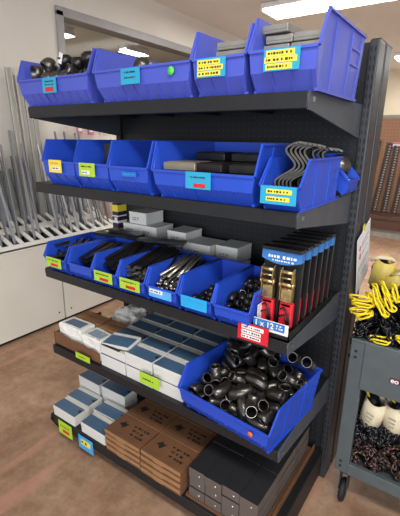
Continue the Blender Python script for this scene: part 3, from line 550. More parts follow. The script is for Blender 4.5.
for i, (x, y, z) in enumerate([(-.13, .06, .05), (-.06, .06, .04), (.03, .06, .05), (.11, .06, .05), (-.165, .1, .092), (.008, .1, .085), (-.1, .12, .125), (.09, .16, .05), (-.03, .16, .06)]):
    mesh_thing('dome_fitting', CM, 'domed steel pipe cap in the teal-labelled bin of the top shelf', 'pipe cap', (x, y+.01, z), (.3*i, .5*i, i), 'pipe caps in the second bin of the top shelf', Mb)
# elbows peeking over the bin, small dark fittings in the middle-shelf bin beside the straps
E3 = elbow_mesh('small_pipe_elbow', .013, .02, 6, 10, m=M_STEELB, edge=M_STEEL)
BMESH = MB().lathe([(0, .014), (.01, .012), (.016, .004), (.016, -.012), (0, -.012)], 14).mesh('small_pipe_plug', M_STEELB)
for bi in (6, 5):
    Mb = binmat(B3[bi])
    for k, x, y, z, a, b_, c in SIM['smallround']:
        zz = z+.004+(y*.16 if bi == 6 else 0)
        if bi == 5 and (z > .05): continue
        if k == 0: mesh_thing('small_pipe_elbow', E3, ['small black pipe elbow in the bin beside the ratchet straps', 'small black pipe elbow in the cyan-labelled bin'][bi == 5], 'pipe elbow', (x, y+.03, zz), (a, b_, c), ['small elbows beside the straps', 'small elbows in the cyan bin'][bi == 5], Mb)
        else: mesh_thing('pipe_plug', BMESH, ['small round black plug in the bin beside the ratchet straps', 'small round black plug in the cyan-labelled bin'][bi == 5], 'pipe plug', (x, y+.03, zz), (a, b_, c), ['round plugs beside the straps', 'round plugs in the cyan bin'][bi == 5], Mb)

# ------------------------------------------------------------------ bars and rods in the middle-shelf bins
def bar_mesh(L_, w_, h_, tip=False, m=M_STEELB, round_=False):
    mb = MB()
    if round_: mb.tube([(0, -L_/2, 0), (0, L_/2, 0)], w_/2, 8)
    else: mb.box((0, 0, 0), (w_, L_, h_), bev=min(w_, h_)*.15)
    if tip:
        mb.mi = 1
        if round_: mb.tube([(0, -L_/2-.001, 0), (0, -L_/2+.012, 0)], w_/2*1.05, 8)
        else: mb.box((0, -L_/2+.0055, 0), (w_*1.02, .012, h_*1.04))
    return mb.mesh('bar', [m, M_EDGE])
FLAT = bar_mesh(.2, .016, .005, True); FLAT2 = bar_mesh(.17, .022, .006); ROD = bar_mesh(.16, .011, 0, True, round_=True); RODS = bar_mesh(.15, .012, 0, False, M_EDGE, True)
PEG = bar_mesh(.07, .012, .012, False, M_STEELB)
rr = random.Random(5)
def fill(bi, me, n, name, label, cat, group, layers, slope=.3, spread=.045, jit=.12, y0=.12, yj=.03, ln=.1, z0=.052):
    Mb = binmat(B3[bi])
    for i in range(n):
        lay = i*layers//n; u = (i % max(1, n//layers))/(max(1, n//layers-1) or 1)
        x = -spread+2*spread*u+rr.uniform(-.003, .003); y = y0+rr.uniform(-yj, yj)
        mesh_thing(name, me, label, cat, (x, y, z0+ln*slope*.5+lay*.0095+rr.uniform(0, .003)), (slope+rr.uniform(-.05, .05), 0, rr.uniform(-jit, jit)), group, Mb)
fill(0, PEG, 30, 'steel_peg', 'short dark steel peg lying in the left end bin of the middle shelf', 'steel peg', 'pegs in the left end bin', 7, .1, .05, 1.2, .12, .08, .1)
fill(1, FLAT2, 16, 'black_flat_bar', 'broad black flat bar in the unlabelled middle-shelf bin', 'steel bar', 'flat bars in the unlabelled bin', 4, .26, .045, .15, .14, .02, .18)
fill(2, FLAT2, 24, 'black_flat_bar', 'broad black flat bar in the third bin of the middle shelf', 'steel bar', 'flat bars in the third bin', 6, .3, .045, .3, .14, .02, .17)
fill(3, FLAT, 30, 'black_flat_bar', 'narrow black flat bar with bright cut end, fourth bin of middle shelf', 'steel bar', 'flat bars in the fourth bin', 6, .25, .048, .05, .14, .01, .2)
fill(4, ROD, 32, 'steel_rod', 'round black rod with bright end in the white and blue labelled bin', 'steel rod', 'black rods in the fifth bin', 5, .3, .048, .35, .13, .03, .16)
fill(4, RODS, 5, 'steel_rod', 'shiny silver rod on top of the black rods in the fifth bin', 'steel rod', 'silver rods in the fifth bin', 1, .32, .035, .3, .12, .02, .15, z0=.102)
# loose black strips laid across the rear rims of the left bins
SLAT = MB().box((0, 0, .004), (.22, .045, .014), bev=.002).mesh('black_strip', M_PLASTB)
for i, (x, y, z, rz) in enumerate([(.20, -.265, .137, .3), (.40, -.25, .137, .1), (.50, -.27, .152, .35), (.26, -.25, .152, -.1)]):
    mesh_thing('black_strip', SLAT, 'flat black strip laid across the rear of the left middle-shelf bins', 'strip', (x, y, Z3+z), (0, 0, rz), 'black strips over the left middle-shelf bins')

# ------------------------------------------------------------------ flat plates in the upper bins
def plate(w_, d_, h_, m, label, loc, rz=0, group=None, name='steel_cover_plate', proto={}):
    k = (w_, d_, h_, m.name)
    if k not in proto:
        b = MB(); b.box((0, 0, h_/2), (w_, d_, h_), bev=.0025); b.box((0, 0, h_+.001), (w_*.84, d_*.84, .003), bev=.001)
        b.box((0, -d_/2-.0005, h_*.5), (w_*.96, .002, h_*.25))
        proto[k] = b.mesh(name, m)
    return mesh_thing(name, proto[k], label, 'steel plate', loc, (0, 0, rz), group)
for st, (x, n, l) in enumerate([(1.103, 7, 'left stack'), (1.182, 6, 'right stack')]):
    for i in range(n):
        plate(.074, .14, .0205, M_PLATEGREY, 'grey shallow steel cover in the %s of the right end top-shelf bin' % l, (x+.002*(i % 2), -.43+.004*(i % 3), Z5+.006+i*.024), .05*((i % 3)-1), 'steel covers, %s in the right end bin' % l)
for i in range(6):
    plate(.10, .14, .0205, M_PLATEGREY, 'grey shallow steel cover in the narrower top-shelf bin', (.965, -.43+.003*(i % 2), Z5+.006+i*.024), .04*((i % 3)-1), 'steel covers in the narrower top-shelf bin')
S4P = [(.785, -.45, .004, .12, .12), (.785, -.45, .033, .12, .12), (.785, -.45, .062, .12, .12), (.785, -.45, .091, .125, .13),
       (.905, -.445, .004, .11, .13), (.905, -.445, .033, .11, .13), (.905, -.445, .062, .11, .13), (.905, -.44, .091, .105, .13),
       (1.018, -.445, .004, .11, .13), (1.02, -.445, .033, .11, .13), (1.018, -.445, .062, .11, .13), (1.015, -.43, .091, .10, .13)]
S4P += [(.82, -.30, .004+.029*k, .13, .14) for k in range(5)]+[(.97, -.30, .004+.029*k, .14, .14) for k in range(5)]
for i, (x, y, z, a, b_) in enumerate(S4P):
    front = y < -.4
    tan = i == 3
    plate(a, b_, .0255, M_TANEND if tan else M_STEELB, 'tan-grey galvanised plate on top at the front left of the widest second-shelf bin' if tan else ('black flat steel box in the front row of the widest second-shelf bin' if front else 'black flat steel box in the rear row of the widest second-shelf bin'),
          (x, y, Z4+z), 0 if z < .08 else (.07, -.09, .12)[i % 3], None if tan else ('flat steel boxes, front row' if front else 'flat steel boxes, rear row'), name='flat_steel_box')
# black carton and scraps in the lime-labelled bin of the second shelf
t = thing('black_carton', 'small upright black carton in the lime-labelled second-shelf bin', 'carton', (.405, -.42, Z4+.004), .1)
MB().box((0, 0, .08), (.055, .09, .16), bev=.002).build('carton_body', M_PLASTB, t); MB().box((0, 0, .162), (.057, .092, .006), bev=.001).build('lid', M_INKB, t)
for i in range(5): mesh_thing('black_flat_bar', FLAT2, 'short black bar at the foot of the small black carton', 'steel bar', (.335+.008*i, -.43+.01*i, Z4+.03+.016*i), (.15, 0, .4*i), 'bars beside the black carton')

# ------------------------------------------------------------------ wavy steel straps
def wavy(L_=.055):
    P = [(0, 0), (-.014, .03), (-.028, .055), (-.023, .072), (.014, .096), (.025, .108), (.021, .122), (-.002, .148), (.003, .163), (.03, .174), (.054, .17)]
    pts = []
    for i in range(len(P)-1):
        p0 = P[max(i-1, 0)]; p1 = P[i]; p2 = P[i+1]; p3 = P[min(i+2, len(P)-1)]
        for s in range(4):
            t = s/4
            f = lambda k: .5*(2*p1[k]+(p2[k]-p0[k])*t+(2*p0[k]-5*p1[k]+4*p2[k]-p3[k])*t*t+(3*p1[k]-p0[k]-3*p2[k]+p3[k])*t**3)
            pts.append((f(0), f(1)))
    pts.append(P[-1]); th = .0028; poly = []
    N = len(pts); nrm = []
    for i in range(N):
        a = Vector(pts[max(i-1, 0)]); b = Vector(pts[min(i+1, N-1)]); d = (b-a).normalized(); nrm.append(Vector((-d.y, d.x)))
    up = [(pts[i][0]+nrm[i].x*th, pts[i][1]+nrm[i].y*th) for i in range(N)]; dn = [(pts[i][0]-nrm[i].x*th, pts[i][1]-nrm[i].y*th) for i in range(N)]
    bm = MB()
    for i in range(N-1):
        bm.mi = 0
        for (a, b) in ((up[i], up[i+1]), (dn[i+1], dn[i])): bm.quad([(a[0], 0, a[1]), (b[0], 0, b[1]), (b[0], L_, b[1]), (a[0], L_, a[1])])
        bm.mi = 1
        for y in (0, L_): bm.quad([(up[i][0], y, up[i][1]), (up[i+1][0], y, up[i+1][1]), (dn[i+1][0], y, dn[i+1][1]), (dn[i][0], y, dn[i][1])])
    bmesh.ops.remove_doubles(bm.bm, verts=bm.bm.verts[:], dist=1e-6)
    return bm.mesh('wavy_strap', [M_WAVY, M_WAVYE])
WM = wavy()
for i in range(5):
    mesh_thing('wavy_strap', WM, 'nested wavy black steel strap in the front bundle of the crammed bin', 'steel strap', (1.147+.0065*i, -.478+.010*i, Z4+.012-.001*i), (-.05, .02*i, .15), 'wavy straps, front bundle')
for i in range(5):
    mesh_thing('wavy_strap', WM, 'wavy steel strap tipped over in the rear bundle of the crammed bin', 'steel strap', (1.142+.007*i, -.39+.026*i, Z4+.006-.002*i), (-.06, .12, .25-.12*(i % 2)), 'wavy straps, rear bundle')
mesh_thing('dome_fitting', cap_mesh(.042), 'large dark round cap standing in the sideways small blue bin', 'pipe cap', (1.185, -.1, Z4+.105), (0, 1.1, .3), None)
for i in range(2): mesh_thing('flat_steel_box', bpy.data.meshes['flat_steel_box'], 'black steel box under the round cap in the sideways bin', 'steel plate', (1.165, -.1, Z4+.005+.029*i), (0, 0, PI/2), 'steel boxes under the round cap')

# ------------------------------------------------------------------ cartons
def carton_blue(label, loc, rz=0, w_=.155, d_=.094, h_=.058, group=None):
    t = thing('blue_topped_carton', label, 'carton', loc, rz, group)
    MB().box((0, d_/2, h_*.31), (w_-.003, d_-.003, h_*.62), bev=.0015).build('tray', M_WHITEBOX, t)
    MB().box((0, d_/2, h_*.81), (w_, d_, h_*.37), bev=.0015).build('lid', M_WHITEBOX, t)
    p = MB().box((0, d_*.37, h_+.0002), (w_-.004, d_*.70, .0012)).build('printed_panel', M_PRINTBLUE, t)
    MB().prism([(w_*.36, d_*.5), (w_*.47, d_*.60), (w_*.47, d_*.36), (w_*.40, d_*.40)], 'z', h_+.0008, h_+.0014).build('arrow_mark', M_INKB, t)
    return t
c0 = None
def cblue(label, loc, rz, group):
    global c0
    if c0 is None: c0 = carton_blue(label, loc, rz, group=group); return c0
    return dup(c0, loc, (0, 0, rz), label, group)
rj = random.Random(3)
ROWN = ['front', 'second', 'third', 'fourth', 'rear']
for r in range(5):
    for c in range(4):
        if (r < 4 and c == 3) or (r == 4 and c == 0): continue
        if r < 3 and c == 2 and r > 0: pass
        for l in range(2):
            if r == 0 and c == 0 and l == 1: continue
            lab = 'white carton with slate blue top, fourth shelf, %s row, %s layer' % (ROWN[r], ['lower', 'upper'][l])
            cblue(lab, (.413+.1575*c-(0.004*r if c < 3 else -.02)+rj.uniform(-.002, .002), -.512+.098*r+rj.uniform(-.001, .001), Z2+.0005+.0625*l), rj.uniform(-.012, .012), 'fourth-shelf cartons, %s row, %s layer' % (ROWN[r], ['lower', 'upper'][l]))
# the opened carton at the left of the front row
t = thing('opened_carton', 'opened white carton with black parts showing, left end of the front row', 'carton', (.413, -.512, Z2+.0625))
MB().box((0, .047, .02), (.152, .09, .038), bev=.0015).build('tray', M_WHITEBOX, t)
MB().box((-.02, .03, .043), (.11, .05, .012), bev=.002).build('black_parts', M_PLASTB, t)
lid = MB().box((0, 0, 0), (.158, .09, .014), bev=.0015).build('lid', M_WHITEBOX, t, (.004, .054, .06), (.16, -.12, .06))
MB().box((0, -.008, .0075), (.152, .066, .001)).build('printed_panel', M_PRINTBLUE, lid)
# bottom shelf, left: seven stacks
S1 = [('front left corner', .098, -.573, 1, .0), ('second from the front, left column', .088, -.478, 1, .02), ('third from the front, left column', .062, -.38, 2, -.03),
      ('front one beside the brown boxes', .314, -.573, 1, .0), ('second in the right column', .292, -.472, 1, .03), ('third in the right column', .24, -.372, 2, .0), ]
for nm, x, y, n, rz in S1:
    for l in range(n):
        lab = 'blue-topped white carton on the bottom shelf, '+nm
        if n == 2: lab = ('upper ' if l else 'lower ')+lab
        k = cblue(lab, (x, y, Z1+.001+.0585*l), rz+.02*l, 'blue-topped cartons at the left of the bottom shelf')
        k.scale = (1.09, 1, .98)

# white cartons behind the middle-shelf bins
def plain_carton(label, loc, w_, d_, h_, rz, group):
    t = thing('white_carton', label, 'carton', loc, rz, group)
    MB().box((0, d_/2, h_*.5-.001), (w_-.002, d_-.002, h_-.004), bev=.001).build('carton_body', M_WARMBOX, t)
    MB().box((0, d_/2, h_-.007), (w_, d_, .012), bev=.001).build('lid', M_WARMBOX, t)
    a = MB(); dashes(a, -w_*.3, w_*.12, h_*.5, -.0004, .007, 5); dashes(a, -w_*.3, w_*.05, h_*.34, -.0004, .006, 6); a.build('lettering', mat('grey_ink', (130, 130, 128)), t)
    return t
h_ = .0605
WB = [(.165, 0, 0, .07), (.235, 0, 0, .11), (.35, 0, 0, .11), (.465, 0, 0, .11), (.60, 0, 0, .14), (.75, 0, 0, .14),
      (.165, 1, 0, .07), (.235, 1, 0, .11), (.35, 1, 0, .11), (.47, 1, 0, .115), (.625, 1, -.02, .15), (.76, 1, .02, .11),
      (.21, 2, 0, .11), (.322, 2, 0, .112), (.50, 2, .0, .11), (.252, 3, .005, .115)]
for x, l, dy, w_ in WB:
    nm = {(.21, 2): 'third layer, left of the pair under the top one', (.322, 2): 'third layer, right of the pair under the top one', (.50, 2): 'third layer, standing alone on the right', (.252, 3): 'topmost of the whole stack',
          (.625, 1): 'widest of the second layer', (.76, 1): 'right end of the second layer'}.get((x, l))
    lab = 'white carton behind the middle-shelf bins, '+(nm if nm else ['bottom', 'second'][l]+' layer of the stack')
    plain_carton(lab, (x, -.165+dy, Z3+.0005+l*(.074 if x > .55 and l < 2 else h_)), w_, .13, .0735 if x > .55 and l < 2 else h_, rj.uniform(-.02, .02), 'white cartons behind the middle-shelf bins')
# tall striped carton at the left
t = thing('striped_carton', 'narrow black carton with yellow and orange bands behind the left bins', 'carton', (.094, -.13, Z3))
MB().box((0, 0, .135), (.042, .06, .27), bev=.002).build('carton_body', mat('indigo_carton', (40, 36, 62), .4), t)
for z, hh, m in ((.245, .034, M_YEL), (.205, .006, M_PAPER), (.175, .012, M_PAPER), (.13, .022, M_YEL), (.085, .04, M_ORBAND), (.05, .03, M_PAPER)):
    MB().box((0, 0, z), (.0435, .0615, hh)).build('printed_band', m, t)
MB().box((.006, -.0315, .188), (.02, .001, .02)).build('white_patch', M_PAPER, t)

# kraft mailer boxes
def kraft(label, loc, rz, group):
    w_, d_, h_ = .213, .128, .029
    t = thing('kraft_box', label, 'cardboard box', loc, rz, group)
    MB().box((0, d_/2, h_/2), (w_, d_-.002, h_-.0015), bev=.0012).build('box_body', M_KRAFT, t)
    fl = [(-w_/2+.002, h_-.001), (-w_/2+.002, h_*.5), (-w_*.2, h_*.42), (-w_*.12, h_*.18), (w_*.05, h_*.18), (w_*.12, h_*.42), (w_/2-.002, h_*.5), (w_/2-.002, h_-.001)]
    MB().prism(fl, 'y', -.0018, .001).build('tuck_flap', M_KRAFT2, t)
    a = MB()
    for k in range(3): dashes(a, -.005+.008*k, .085, d_*.70-.024*k, h_+.0002, .0115, 50+k, axis='xy')
    a.prism([(-.075, d_*.5), (-.055, d_*.72), (-.048, d_*.6), (-.03, d_*.66), (-.042, d_*.45), (-.05, d_*.36), (-.058, d_*.47)], 'z', h_, h_+.0006)
    a.build('lettering', M_INK, t); return t
k0 = None
for r in range(3):
    for c in range(2):
        for l in range(4):
            lab = 'brown cardboard box, %s stack of the %s row, %s' % (['left', 'right'][c], ['front', 'middle', 'rear'][r], ['lowest', 'just above the lowest', 'just under the top one', 'on top'][l])
            loc = (.522+.218*c+rj.uniform(-.002, .002), -.582+.13*r+rj.uniform(-.002, .002), Z1+.001+.0292*l); rz = rj.uniform(-.015, .015)
            if k0 is None: k0 = kraft(lab, loc, rz, 'kraft boxes on the bottom shelf')
            else: dup(k0, loc, (0, 0, rz), lab, 'kraft boxes on the bottom shelf')
# flat cardboard tray under charcoal boxes
tr = MB(); tr.span((.86, -.56, Z1+.001), (1.195, -.02, Z1+.006)); tr.span((.86, -.56, Z1+.001), (.865, -.02, Z1+.012)); tr.span((1.19, -.56, Z1+.001), (1.195, -.02, Z1+.03)); tr.span((.86, -.565, Z1+.001), (1.195, -.56, Z1+.009))
tag(tr.build('cardboard_tray', M_KRAFT), 'flat brown cardboard tray under the charcoal boxes on the bottom shelf', 'cardboard tray')
def charcoal(label, loc, rz, group):
    w_, d_, h_ = .0745, .165, .0462
    t = thing('charcoal_box', label, 'small box', loc, rz, group)
    MB().box((0, d_/2, h_/2), (w_-.0015, d_-.002, h_-.001), bev=.001).build('box_body', M_CHAR, t)
    MB().box((0, d_/2, h_-.0006), (w_-.001, d_-.0015, .0014)).build('lid', M_CHARTOP, t)
    MB().lathe([(0, 0), (.0042, 0), (.0042, .0015), (0, .0015)], 10, Matrix.Translation((.012, -.0002, h_*.5)) @ Matrix.Rotation(PI/2, 4, 'X')).build('silver_stud', M_DOT, t)
    return t
q0 = None
for r in range(3):
    for c in range(4):
        for l in range(3):
            lab = 'charcoal box, %s row, %s layer, %s' % (['front', 'middle', 'rear'][r], ['bottom', 'middle', 'top'][l], ['next to the brown boxes', 'second from the brown boxes', 'third from the brown boxes', 'at the open right side'][c])
            loc = (.908+.0755*c, -.558+.169*r+rj.uniform(-.003, .003), Z1+.007+.0466*l)
            if q0 is None: q0 = charcoal(lab, loc, 0, 'charcoal boxes on the bottom shelf')
            else: dup(q0, loc, (0, 0, rj.uniform(-.008, .008)), lab, 'charcoal boxes on the bottom shelf')

# brown open carton with wrapped packs, fourth shelf left
t = thing('open_brown_carton', 'torn low brown carton at the left end of the fourth shelf', 'cardboard box', (.165, -.515, Z2+.001))
MB().box((0, .15, .003), (.325, .3, .005)).build('carton_floor', M_KRAFT, t)
MB().prism([(-.165, 0), (-.167, .068), (-.12, .074), (-.08, .066), (-.03, .06), (.02, .064), (.08, .056), (.12, .06), (.162, .05), (.163, 0)], 'y', 0, .004).build('front_wall', M_KRAFT, t)
MB().prism([(0, 0), (0, .064), (.1, .07), (.3, .065), (.3, 0)], 'x', -.165, -.161).build('side_wall', M_KRAFT, t)
def wrapped(label, loc, dim, rz, m, top=None):
    t = thing('wrapped_pack', label, 'pack', loc, rz, 'wrapped packs in the torn brown carton')
    b = MB(); b.box((0, 0, dim[2]/2), dim, bev=.006)
    bmesh.ops.subdivide_edges(b.bm, edges=b.bm.edges[:], cuts=2, use_grid_fill=True)
    for v in b.bm.verts:
        v.co += Vector((rj.uniform(-1, 1), rj.uniform(-1, 1), rj.uniform(-1, 1)))*.0022
    b.build('wrapping', m, t)
    if top: MB().box((0, 0, dim[2]+.001), (dim[0]*.7, dim[1]*.6, .002)).build('blue_print', top, t)
    MB().box((0, -dim[1]/2-.001, dim[2]*.6), (dim[0]*.8, .003, .006)).build('fold_seam', M_CLEAR, t)
wrapped('crinkled white polybag pack at the front left of the torn brown carton', (.10, -.452, Z2+.006), (.16, .09, .11), .02, M_CLEAR, M_PRINTBLUE)
wrapped('crinkled white polybag pack at the front right of the torn brown carton', (.258, -.455, Z2+.006), (.13, .09, .10), -.05, M_CLEAR, mat('faded_blue_print', (140, 160, 178), .4))
wrapped('flat brown cardboard pack behind the left white pack', (.10, -.35, Z2+.006), (.17, .09, .105), .02, M_KRAFT2)
wrapped('flat brown cardboard pack behind the right white pack', (.262, -.35, Z2+.006), (.14, .1, .10), 0, M_KRAFT2)
# crumpled bag
b = MB(); vs = bmesh.ops.create_icosphere(b.bm, subdivisions=4, radius=1)['verts']
from mathutils import noise
for v in vs:
    n = noise.fractal(v.co*2.2, .8, 2, 4)*.28; p = v.co*(1+n*.6)
    v.co = Vector((p.x*.11, p.y*.13, max(p.z, -.55)*.08+.044))
for f in b.bm.faces: f.smooth = False
tag(b.build('crumpled_bag', M_CLEAR, None, (.19, -.16, Z2+.001), (0, 0, .3)), 'crumpled translucent plastic bag behind the brown packs', 'plastic bag')

# ------------------------------------------------------------------ ratchet strap packs
def strap_pack(label, loc, group):
    t = thing('ratchet_strap_pack', label, 'ratchet strap pack', loc, 0, group)
    MB().box((0, .018, .125), (.132, .006, .25), bev=.002).build('backing_card', M_PLASTB, t)
    e = MB(); e.span((-.004, -.004, 0), (.004, .016, .2)); e.build('blister_frame', M_PLASTB, t)
    poly = [(-.066, .252), (-.066, .222)]+[(-.066+.132*i/10, .222-.014*math.sin(PI*i/10)) for i in range(1, 10)]+[(.066, .222), (.066, .252)]
    h = MB().prism(poly, 'y', -.006, .016).build('header_card', M_HEADBLUE, t)
    a = MB(); dashes(a, -.045, .05, .231, -.0066, .010, 71); dashes(a, -.06, -.052, .231, -.0066, .014, 3); dashes(a, -.03, .045, .219, -.0066, .006, 73); a.build('lettering', M_PAPER, h)
    MB().span((-.067, -.012, .250), (.067, .022, .262), bev=.003).build('top_lip', M_PLASTB, t)
    for s in (-1, 1):
        x = s*.032
        r = MB(); r.box((x, -.006, .125), (.03, .010, .03), bev=.003)
        for k in (-1, 1):
            r.prism([(-.008, .09), (-.024, .10), (-.026, .15), (-.034, .165), (-.030, .198), (-.014, .205), (-.006, .165), (-.004, .12)], 'x', x+k*.019-.0012, x+k*.019+.0012)
            r.lathe([(0, -.002), (.010, -.002), (.010, .002), (0, .002)], 12, Matrix.Translation((x+k*.0215, -.02, .152)) @ Matrix.Rotation(PI/2, 4, 'Y'))
        r.tube([(x-.024, -.02, .152), (x+.024, -.02, .152)], .006, 10); r.tube([(x-.021, -.024, .192), (x+.021, -.024, .192)], .0055, 10)
        r.tube([(x-.019, -.026, .174), (x+.019, -.026, .174)], .003, 8); r.tube([(x-.019, -.012, .135), (x+.019, -.012, .135)], .004, 8)
        for k in range(5): r.box((x, -.0235+.001*k, .102+.007*k), (.03, .004, .0045))
        r.box((x, -.018, .116), (.032, .006, .04), bev=.002)
        r.build('ratchet_buckle', M_GOLD, t)
        w_ = MB(); w_.box((x, -.002, .05), (.044, .022, .085), bev=.006); w_.box((x, -.010, .095), (.03, .006, .03)); w_.build('webbing_roll', M_STRAPRED, t)
        hk = MB(); hk.tube([(x-.014, -.016, .07), (x-.004, -.02, .078), (x+.012, -.02, .06), (x+.018, -.018, .03), (x+.006, -.016, .012)], .0032, 8); hk.tube([(x-.018, -.016, .045), (x+.002, -.02, .055), (x+.014, -.018, .02)], .0032, 8)
        hk.build('wire_hook', M_PLASTB, t)
    return t
s0 = None
for i in range(6):
    lab = 'red ratchet strap pair in blue-headed packaging, '+['frontmost, facing the aisle', 'directly behind the frontmost', 'third from the front', 'fourth from the front', 'second from the rear', 'rearmost in the tray'][i]
    loc = (1.148+.001*i, -.467+.056*i, Z3+.012)
    if s0 is None: s0 = strap_pack(lab, loc, 'ratchet strap packs'); s0.rotation_euler = (-.06, 0, 0)
    else: dup(s0, loc, (-.06, 0, 0), lab, 'ratchet strap packs')
t = thing('display_tray', 'black display tray holding the ratchet strap packs, blue label in front', 'display tray', (1.146, -.525, Z3))
a = MB(); a.span((-.066, 0, 0), (.072, .42, .006)); a.span((-.066, 0, 0), (.072, .004, .034)); a.span((-.066, 0, 0), (-.063, .42, .03)); a.span((.069, 0, 0), (.072, .42, .03)); a.build('tray_body', M_PLASTB, t)
l = MB().box((.011, -.0015, .038), (.116, .002, .036)).build('front_label', M_PAPER, t)
MB().box((.006, -.003, .0415), (.104, .001, .026)).build('blue_field', M_HEADBLUE, l)
text_mesh('lettering', '1 x 12', .026, M_PAPER, l, (-.044, -.0038, .0325), (PI/2, 0, 0))
a = MB(); dashes(a, .03, .054, .047, -.0038, .006, 81); dashes(a, .03, .054, .038, -.0038, .006, 82); a.build('small_print', M_PAPER, l)
# ------------------------------------------------------------------ bar stock rack along the left wall
R_ = thing('bar_stock_rack', 'ivory cabinet with slotted sloping top holding steel bars by the wall', 'storage rack', (-1.1, -1.5, 0))
def zt(x): return .722+(-x)*.40       # top slope, local x from 0 (front) to -.48
yE = 2.46
for k, (a, b_) in enumerate(((0, .3), (.303, 1.825), (1.833, yE))):
    MB().span((-.02, a, .03), (0, b_-.004, .718), bev=.003).build('front_panel', M_CAB, R_)
sc_ = MB()
for y in (.36, 1.0, 1.77, 1.89, 2.38):
    for z in (.1, .68): sc_.lathe([(0, .003), (.007, .002), (.008, 0)], 10, Matrix.Translation((0, y, z)) @ Matrix.Rotation(PI/2, 4, 'Y'))
sc_.build('panel_screws', M_POST, R_)
MB().span((-.48, yE-.02, .03), (-.02, yE, .72)).build('end_panel', M_CAB, R_)
MB().span((-.48, 0, 0), (-.03, yE, .03)).build('plinth', M_RUBBER, R_)
MB().prism([(-.03, .60), (-.48, .68), (-.48, .66), (-.03, .58)], 'y', 0, yE-.02).build('shaded_bar_rest', M_RUBBER, R_)  # bar rest coloured black as the shade inside the slots
tp = MB()
def strip(x0, x1, y0, y1, th=.012):
    tp.prism([(x0, zt(x0)), (x1, zt(x1)), (x1, zt(x1)-th), (x0, zt(x0)-th)], 'y', y0, y1)
rows = [(-.045, -.195), (-.255, -.405)]
strip(.004, -.045, 0, yE); strip(-.195, -.255, 0, yE); strip(-.405, -.49, 0, yE)
SL = []
y = .03
while y < yE-.05:
    for r in rows:
        strip(r[0], r[1], y, y+.032)
        SL.append((sum(r)/2, y+.032+.028))
    y += .088
for r in rows: strip(r[0], r[1], 0, .03); strip(r[0], r[1], y, yE)
tp.span((-.004, 0, .700), (.004, yE, .724))
tp.prism([(-.49, .0), (-.475, .0), (-.475, .9), (-.49, .9)], 'y', 0, yE)
tp.build('slotted_top', M_CABTOP, R_)
MB().span((-.497, 0, .8), (-.488, yE, 1.15)).build('rear_panel', M_CAB, R_)
rb = random.Random(9)
def bar_stock(kind, L_, prot={}):
    k = (kind, round(L_, 1))
    if k in prot: return prot[k]
    b = MB(); L2 = k[1]
    if kind == 'flat': b.span((-.0025, -.010, 0), (.0025, .010, L2))
    elif kind == 'square': b.span((-.006, -.006, 0), (.006, .006, L2))
    elif kind == 'round': b.tube([(0, 0, 0), (0, 0, L2)], .0065, 10)
    else: b.span((-.010, -.0095, 0), (.010, -.0065, L2)); b.span((-.010, -.0095, 0), (-.007, .010, L2))
    prot[k] = b.mesh('steel_bar', M_GALV if kind in ('angle', 'flat') else M_DARKBAR); return prot[k]
for (sx, sy) in SL:
    wy = sy-1.5
    if wy < -.45 or .30 < wy < .40: continue
    n = rb.choice([2, 2, 3]) if sx > -.22 else 4
    for q in range(n):
        kind = rb.choice(['flat', 'square', 'round', 'angle', 'flat'])
        near = wy < .12
        Lb = rb.choice([.6, .7, .7, .8, .9])
        x = -1.1+sx+rb.uniform(-.05, .045); yb = wy-.018+.036*(q+.5)/n+rb.uniform(-.003, .003); zb = .668
        topx = -1.57; 
        if sx > -.22: Lb = min(Lb, .8)
        if sx > -.22: topx = -1.38
        lean = math.asin(min(.3, max(.03, (x-topx-.01*q)/Lb*.95)))
        o = bpy.data.objects.new('steel_bar', bar_stock(kind, Lb)); COL.objects.link(o)
        o.location = (x, yb, zb); o.rotation_euler = (rb.uniform(-.03, .06), -lean, rb.uniform(-.3, .3) if kind != 'angle' else 0)
        row = 'front' if sx > -.22 else 'rear'
        tall = Lb >= 1.15
        knd = {'flat': 'grey flat steel bar', 'square': 'dark square steel bar', 'round': 'dark round steel bar', 'angle': 'galvanised steel angle'}[kind]
        lab = '%s%s leaning in the %s slots of the wall rack' % ('tall ' if tall else '', knd, row)
        tag(o, lab, 'steel bar', '%s%s bars in the %s slots' % ('tall ' if tall else '', kind, row))
# tall channel lengths at the wall with a green tag
for i, (y, hh) in enumerate([(.33, 1.25), (.40, 1.2), (.455, 1.22), (.51, 1.15)]):
    b = MB(); b.span((-.012, -.022, 0), (-.008, .022, hh)); b.span((-.012, -.022, 0), (.01, -.018, hh)); b.span((-.012, .018, 0), (.01, .022, hh))
    o = thing('steel_channel', ['wide pale steel channel standing tall at the wall, nearest the camera', 'second tall pale steel channel at the wall, behind the nearest', 'third tall pale steel channel at the left wall', 'farthest and shortest of the four tall pale steel channels'][i], 'steel channel', (-1.47, y, .78), rot=(0, -.07, 0), group='tall steel channels')
    b.build('channel', mat('pale_galvanised', (196, 193, 186), .42, .4, var=.15, scale=4, stretch=(8, 8, .6)), o)
    if i == 0: MB().box((.0115, 0, hh*.80), (.001, .014, .018)).build('green_tag', M_LIMEDOT, o)
